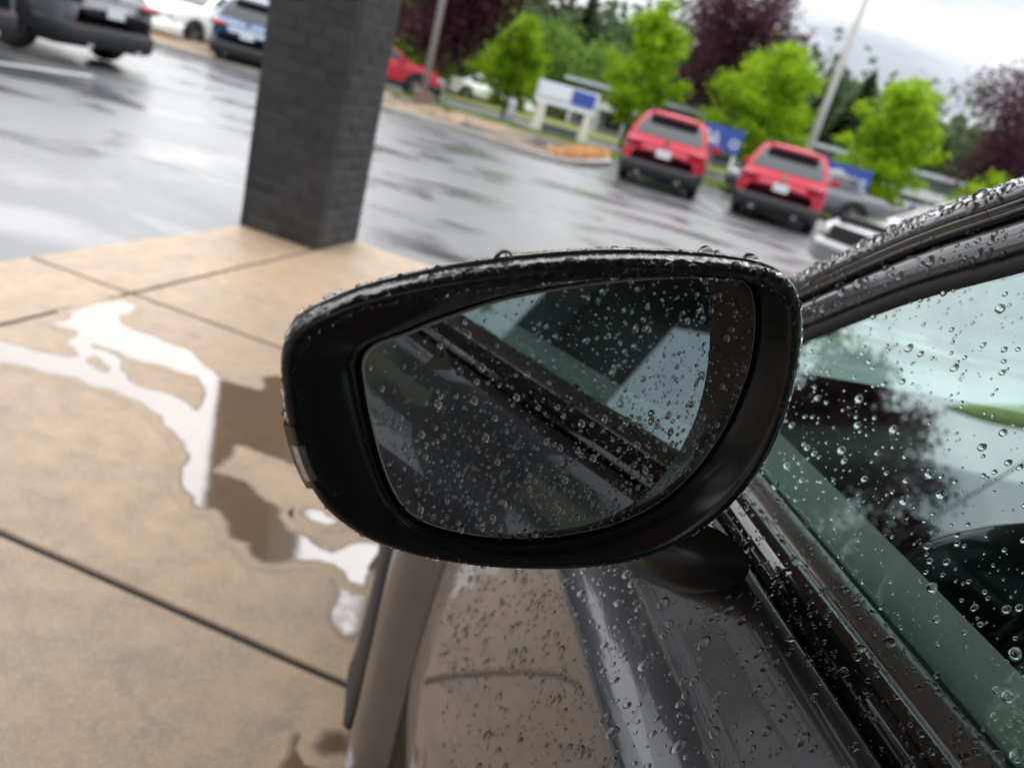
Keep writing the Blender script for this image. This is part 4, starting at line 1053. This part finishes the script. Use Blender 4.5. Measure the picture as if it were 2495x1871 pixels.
# turn lamp wrapped on the outer lip
def lip_strip(p0, p1, n, w_in, w_out, lift, mat, name, depth=.012):
    a = plane_hit(p0, nR, cR); b = plane_hit(p1, nR, cR)
    ia = min(range(NR), key=lambda i: (O3[i]-a).length); ib = min(range(NR), key=lambda i: (O3[i]-b).length)
    if abs(ia-ib) > NR/2:
        if ia < ib: ia += NR
        else: ib += NR
    lo, hi = sorted((ia, ib)); idx = [lo+(hi-lo)*k/n for k in range(n+1)]
    def at(ring, f): i = int(f) % NR; return ring[i].lerp(ring[(i+1) % NR], f-int(f))
    rows = []
    for f in idx:
        p = at(O3, f); d = (oc-p).normalized()
        sec = [p+d*w_in+AX*-.0008, p+d*w_in+AX*(-.0015-lift), p+d*(w_in*.5)+AX*(-.0022-lift), p+d*.002+AX*(-.0014-lift), p-d*w_out*.6+AX*.001, p-d*w_out+AX*.006, p-d*w_out+AX*depth, p+d*.002+AX*depth]
        rows.append(sec)
    vs, fs = grid(rows); k = len(rows[0]); fs += [tuple(range(k))[::-1], tuple(n*k+j for j in range(k))]
    return mesh_obj(name, vs, fs, mat, bez, False)
lip_strip((612, 925), (660, 1048), 14, .0070, .0024, .0004, M['gloss_black'], 'turn_lamp_housing')
lip_strip((622, 960), (651, 1030), 10, .0056, .0012, .0008, M['lamp_inner'], 'lamp_reflector')
lamp = lip_strip((622, 960), (651, 1030), 10, .0062, .0016, .0018, M['lens'], 'turn_lamp')
# foot of the mirror
A0 = C(1500*S12, 1195*S12); A0 = A0*(.375/A0.y)+Vector((0, 0, H)); A1 = Vector((.262, .52, 1.0-.035))
mb = MB(); rings = []
for i in range(9):
    t = i/8; p = A0.lerp(Vector((.285, .55, .955)), t)+Vector((0, 0, -.022*math.sin(math.pi*t)))
    d = (Vector((.285, .55, .955))-A0).normalized(); u_ = Vector((0, 0, 1)); w2 = d.cross(u_).normalized(); u2 = w2.cross(d)
    rx, rz_ = .034+.014*t, .019+.012*t
    rings.append([p+w2*math.cos(2*math.pi*k/24)*rx+u2*math.sin(2*math.pi*k/24)*rz_ for k in range(24)])
vs, fs = grid(rings, True); fs.append(tuple(range(24))[::-1]); mesh_obj('mirror_foot', vs, fs, M['black_plastic'], bez, True)

# ------------------------------------------------------------------ rain drops
def cap_mesh(seed, hgt=.55, n=12, m=5):
    r_ = random.Random(seed); ph = r_.uniform(0, 6); el = r_.uniform(0, .10)
    vs = []
    th = R(86) if hgt > .6 else R(74)
    for i in range(m+1):
        a = th*i/m*1.12 if i == m else th*i/m
        if i == m: a = th*1.05
        rr = math.sin(a)/math.sin(th); z = (math.cos(a)-math.cos(th))/math.sin(th)
        if i == 0: vs.append((0, 0, z)); continue
        for k in range(n):
            q = 2*math.pi*k/n; w_ = 1+el*math.sin(2*q+ph)+.04*math.sin(3*q+ph*2)
            vs.append((rr*math.cos(q)*w_, rr*math.sin(q)*w_, z))
    fs = [(0, 1+k, 1+(k+1) % n) for k in range(n)]
    for i in range(1, m): fs += [(1+(i-1)*n+k, 1+i*n+k, 1+i*n+(k+1) % n, 1+(i-1)*n+(k+1) % n) for k in range(n)]
    return np.array(vs), fs
CAPS = [cap_mesh(s, h_) for s, h_ in ((1, .5), (2, .7), (3, .7), (4, .5))]
BIG = [cap_mesh(s+10, .7, 20, 8) for s in range(4)]
BIGM = []
for V_, F_ in BIG:
    me = bpy.data.meshes.new('water_drop'); me.from_pydata([tuple(v) for v in V_], [], F_); me.polygons.foreach_set('use_smooth', [True]*len(F_)); me.materials.append(M['drop']); me.update(); BIGM.append(me)
def sample_surface(o, accept, n, seed):
    me = o.data; r_ = random.Random(seed)
    tr = []
    for p in me.polygons:
        vs = [me.vertices[i].co for i in p.vertices]
        ns = [me.vertices[i].normal for i in p.vertices]
        for k in range(1, len(vs)-1):
            c = (vs[0]+vs[k]+vs[k+1])/3
            if accept(c): tr.append((vs[0].copy(), vs[k].copy(), vs[k+1].copy(), (ns[0]+ns[k]+ns[k+1]).normalized() if not len(vs) > 8 else p.normal.copy()))
    A = [((b-a).cross(c-a)).length/2 for a, b, c, _ in tr]; cum = np.cumsum(A); out = []
    if not tr: return out
    for _ in range(n):
        i = int(np.searchsorted(cum, r_.random()*cum[-1])); a, b, c, nn = tr[min(i, len(tr)-1)]
        s, t = r_.random(), r_.random()
        if s+t > 1: s, t = 1-s, 1-t
        out.append((a+(b-a)*s+(c-a)*t, nn))
    return out
EYE = Vector((0, 0, H))
def drops(o, n, rmed, sig, accept=lambda c: True, nbig=20, sag=0.0, rmax=.004, seed=1, name='rain_drops', parent=None, face_eye=True, dens=None, rmin=.00022):
    pts = sample_surface(o, accept, n, seed); r_ = random.Random(seed+100); L = []
    placed = {}
    for p, nn in pts:
        if face_eye and nn.dot(EYE-p) < 0: nn = -nn
        if dens and r_.random() > dens(p): continue
        r = min(rmax, max(rmin, rmed*math.exp(r_.gauss(0, sig))))
        L.append((r, p, nn))
    L.sort(key=lambda t: -t[0])
    keep = []; cell = {}
    for r, p, nn in L:
        k = (int(p.x/.008), int(p.y/.008), int(p.z/.008)); ok = True
        for dx in (-1, 0, 1):
            for dy in (-1, 0, 1):
                for dz in (-1, 0, 1):
                    for (r2, p2) in cell.get((k[0]+dx, k[1]+dy, k[2]+dz), ()):
                        if (p-p2).length < (r+r2)*1.05: ok = False; break
                    if not ok: break
                if not ok: break
            if not ok: break
        if ok: cell.setdefault(k, []).append((r, p)); keep.append((r, p, nn))
    vs_all, fs_all = [], []; off = 0
    for i, (r, p, nn) in enumerate(keep):
        dn = Vector((0, 0, -1)); dn = dn-nn*dn.dot(nn)
        steep = dn.length
        y_ = dn.normalized() if steep > .05 else nn.orthogonal().normalized(); x_ = y_.cross(nn).normalized()
        st = 1+sag*steep*(.25+min(1.0, r/.002))*r_.uniform(.3, 1.0); sq = 1/math.sqrt(st)
        hz = r_.uniform(.75, 1.05)
        Mx = Matrix(((x_.x*r*sq, y_.x*r*st, nn.x*r*hz, p.x), (x_.y*r*sq, y_.y*r*st, nn.y*r*hz, p.y), (x_.z*r*sq, y_.z*r*st, nn.z*r*hz, p.z), (0, 0, 0, 1)))
        if Mx.to_3x3().determinant() < 0: Mx = Matrix(((-x_.x*r*sq, y_.x*r*st, nn.x*r*hz, p.x), (-x_.y*r*sq, y_.y*r*st, nn.y*r*hz, p.y), (-x_.z*r*sq, y_.z*r*st, nn.z*r*hz, p.z), (0, 0, 0, 1)))
        if i < nbig:
            d = bpy.data.objects.new('water_drop', BIGM[i % 4]); col.objects.link(d); d.parent = parent or o; d.matrix_local = Mx; continue
        V_, F_ = CAPS[i % 4]; A3 = np.array(Mx.to_3x3()); W_ = V_ @ A3.T+np.array(p)
        vs_all.append(W_); fs_all += [tuple(j+off for j in f) for f in F_]; off += len(V_)
    if vs_all:
        q = mesh_obj(name, np.vstack(vs_all).tolist(), fs_all, M['drop'], parent or o, True); tag(q, kind='stuff')
# each surface has its own rain
def glass_d(p):
    rel = (p-gc); x = rel.dot(Vector((math.cos(yaw), math.sin(yaw), 0))); z = rel.z
    return max(.10, min(1, .62-1.6*z*4+x*3.2))
drops(mg, 2300, .00058, .58, nbig=36, sag=.35, rmax=.0021, seed=3, parent=bez, dens=glass_d)
drops(bez, 1100, .0007, .5, accept=lambda c: True, nbig=10, sag=.2, rmax=.0022, seed=4, parent=bez, face_eye=False)
drops(bez, 1500, .0012, .55, accept=lambda c: c.z > oc.z+.02 and min((c-q).length for q in O3[::2]) < .0085, nbig=30, sag=.2, rmax=.0032, seed=14, parent=bez, face_eye=False, name='rim_drops')
drops(bez, 700, .0009, .5, accept=lambda c: min((c-q).length for q in O3[::2]) < .0075, nbig=10, sag=.2, rmax=.0024, seed=15, parent=bez, face_eye=False, name='rim_drops')
drops(cap, 1500, .0014, .55, accept=lambda c: c.z > oc.z+.02 and (c-oc).dot(AX) < .07, nbig=26, sag=.1, rmax=.0045, seed=5, parent=bez, face_eye=False)
drops(win, 3200, .00080, .62, accept=lambda c: c.y > -.05, nbig=40, sag=.25, rmax=.0032, seed=6)
drops(door, 7500, .00105, .55, accept=lambda c: c.y > .02 and c.z > .60, nbig=60, sag=.9, rmax=.0036, seed=7, dens=lambda p: 1 if p.z > .80 else .55)
for i, nm in enumerate(('windscreen_pillar', 'window_frame', 'drip_rail', 'sill_trim', 'belt_moulding')):
    o_ = next(ch for ch in car.children if ch.name.startswith(nm))
    n_, rm, nb = ((5200, .0015, 40), (1300, .0013, 24), (420, .0010, 8), (1300, .0010, 14), (1500, .0011, 16))[i]
    drops(o_, n_, rm, .5, accept=lambda c: c.y > -.10 and c.y < .95, nbig=nb, sag=.35, rmax=.0042, seed=20+i)
# beads hanging from the lower rim of glass and housing
k = 0
def bead(p, r, nn=Vector((0, -.5, -.85)), s=(1, 1, 1)):
    nn = nn.normalized(); x_ = nn.orthogonal().normalized(); y_ = nn.cross(x_)
    d = bpy.data.objects.new('water_drop', BIGM[int(r*1e5) % 4]); col.objects.link(d); d.parent = bez
    d.matrix_local = Matrix(((x_.x*r, y_.x*r, nn.x*r*1.25, p.x), (x_.y*r, y_.y*r, nn.y*r*1.25, p.y), (x_.z*r, y_.z*r, nn.z*r*1.25, p.z), (0, 0, 0, 1)))
for (x, y), r in (((1080, 1160), .0019), ((1110, 1162), .0017), ((1144, 1162), .0018), ((1172, 1160), .0017), ((1385, 1125), .0022), ((870, 1095), .0012), ((905, 1118), .0016), ((1205, 1155), .0014), ((1250, 1149), .0013)):
    bead(plane_hit((x, y), nG, cG)+nG*.0006, r, nG)
for (x, y), r in (((785, 1163), .0017), ((940, 1213), .0016), ((1050, 1227), .0023), ((1130, 1231), .0024), ((1365, 1214), .0024), ((700, 1100), .0012), ((655, 1030), .0013), ((1600, 1072), .0012), ((1725, 820), .0016), ((1690, 930), .0014), ((605, 905), .0020), ((1735, 750), .0020)):
    p = plane_hit((x, y), nR, cR); i = min(range(NR), key=lambda j: (O3[j]-p).length); out = (O3[i]-oc).normalized()
    bead(O3[i]+AX*.005, r, out)
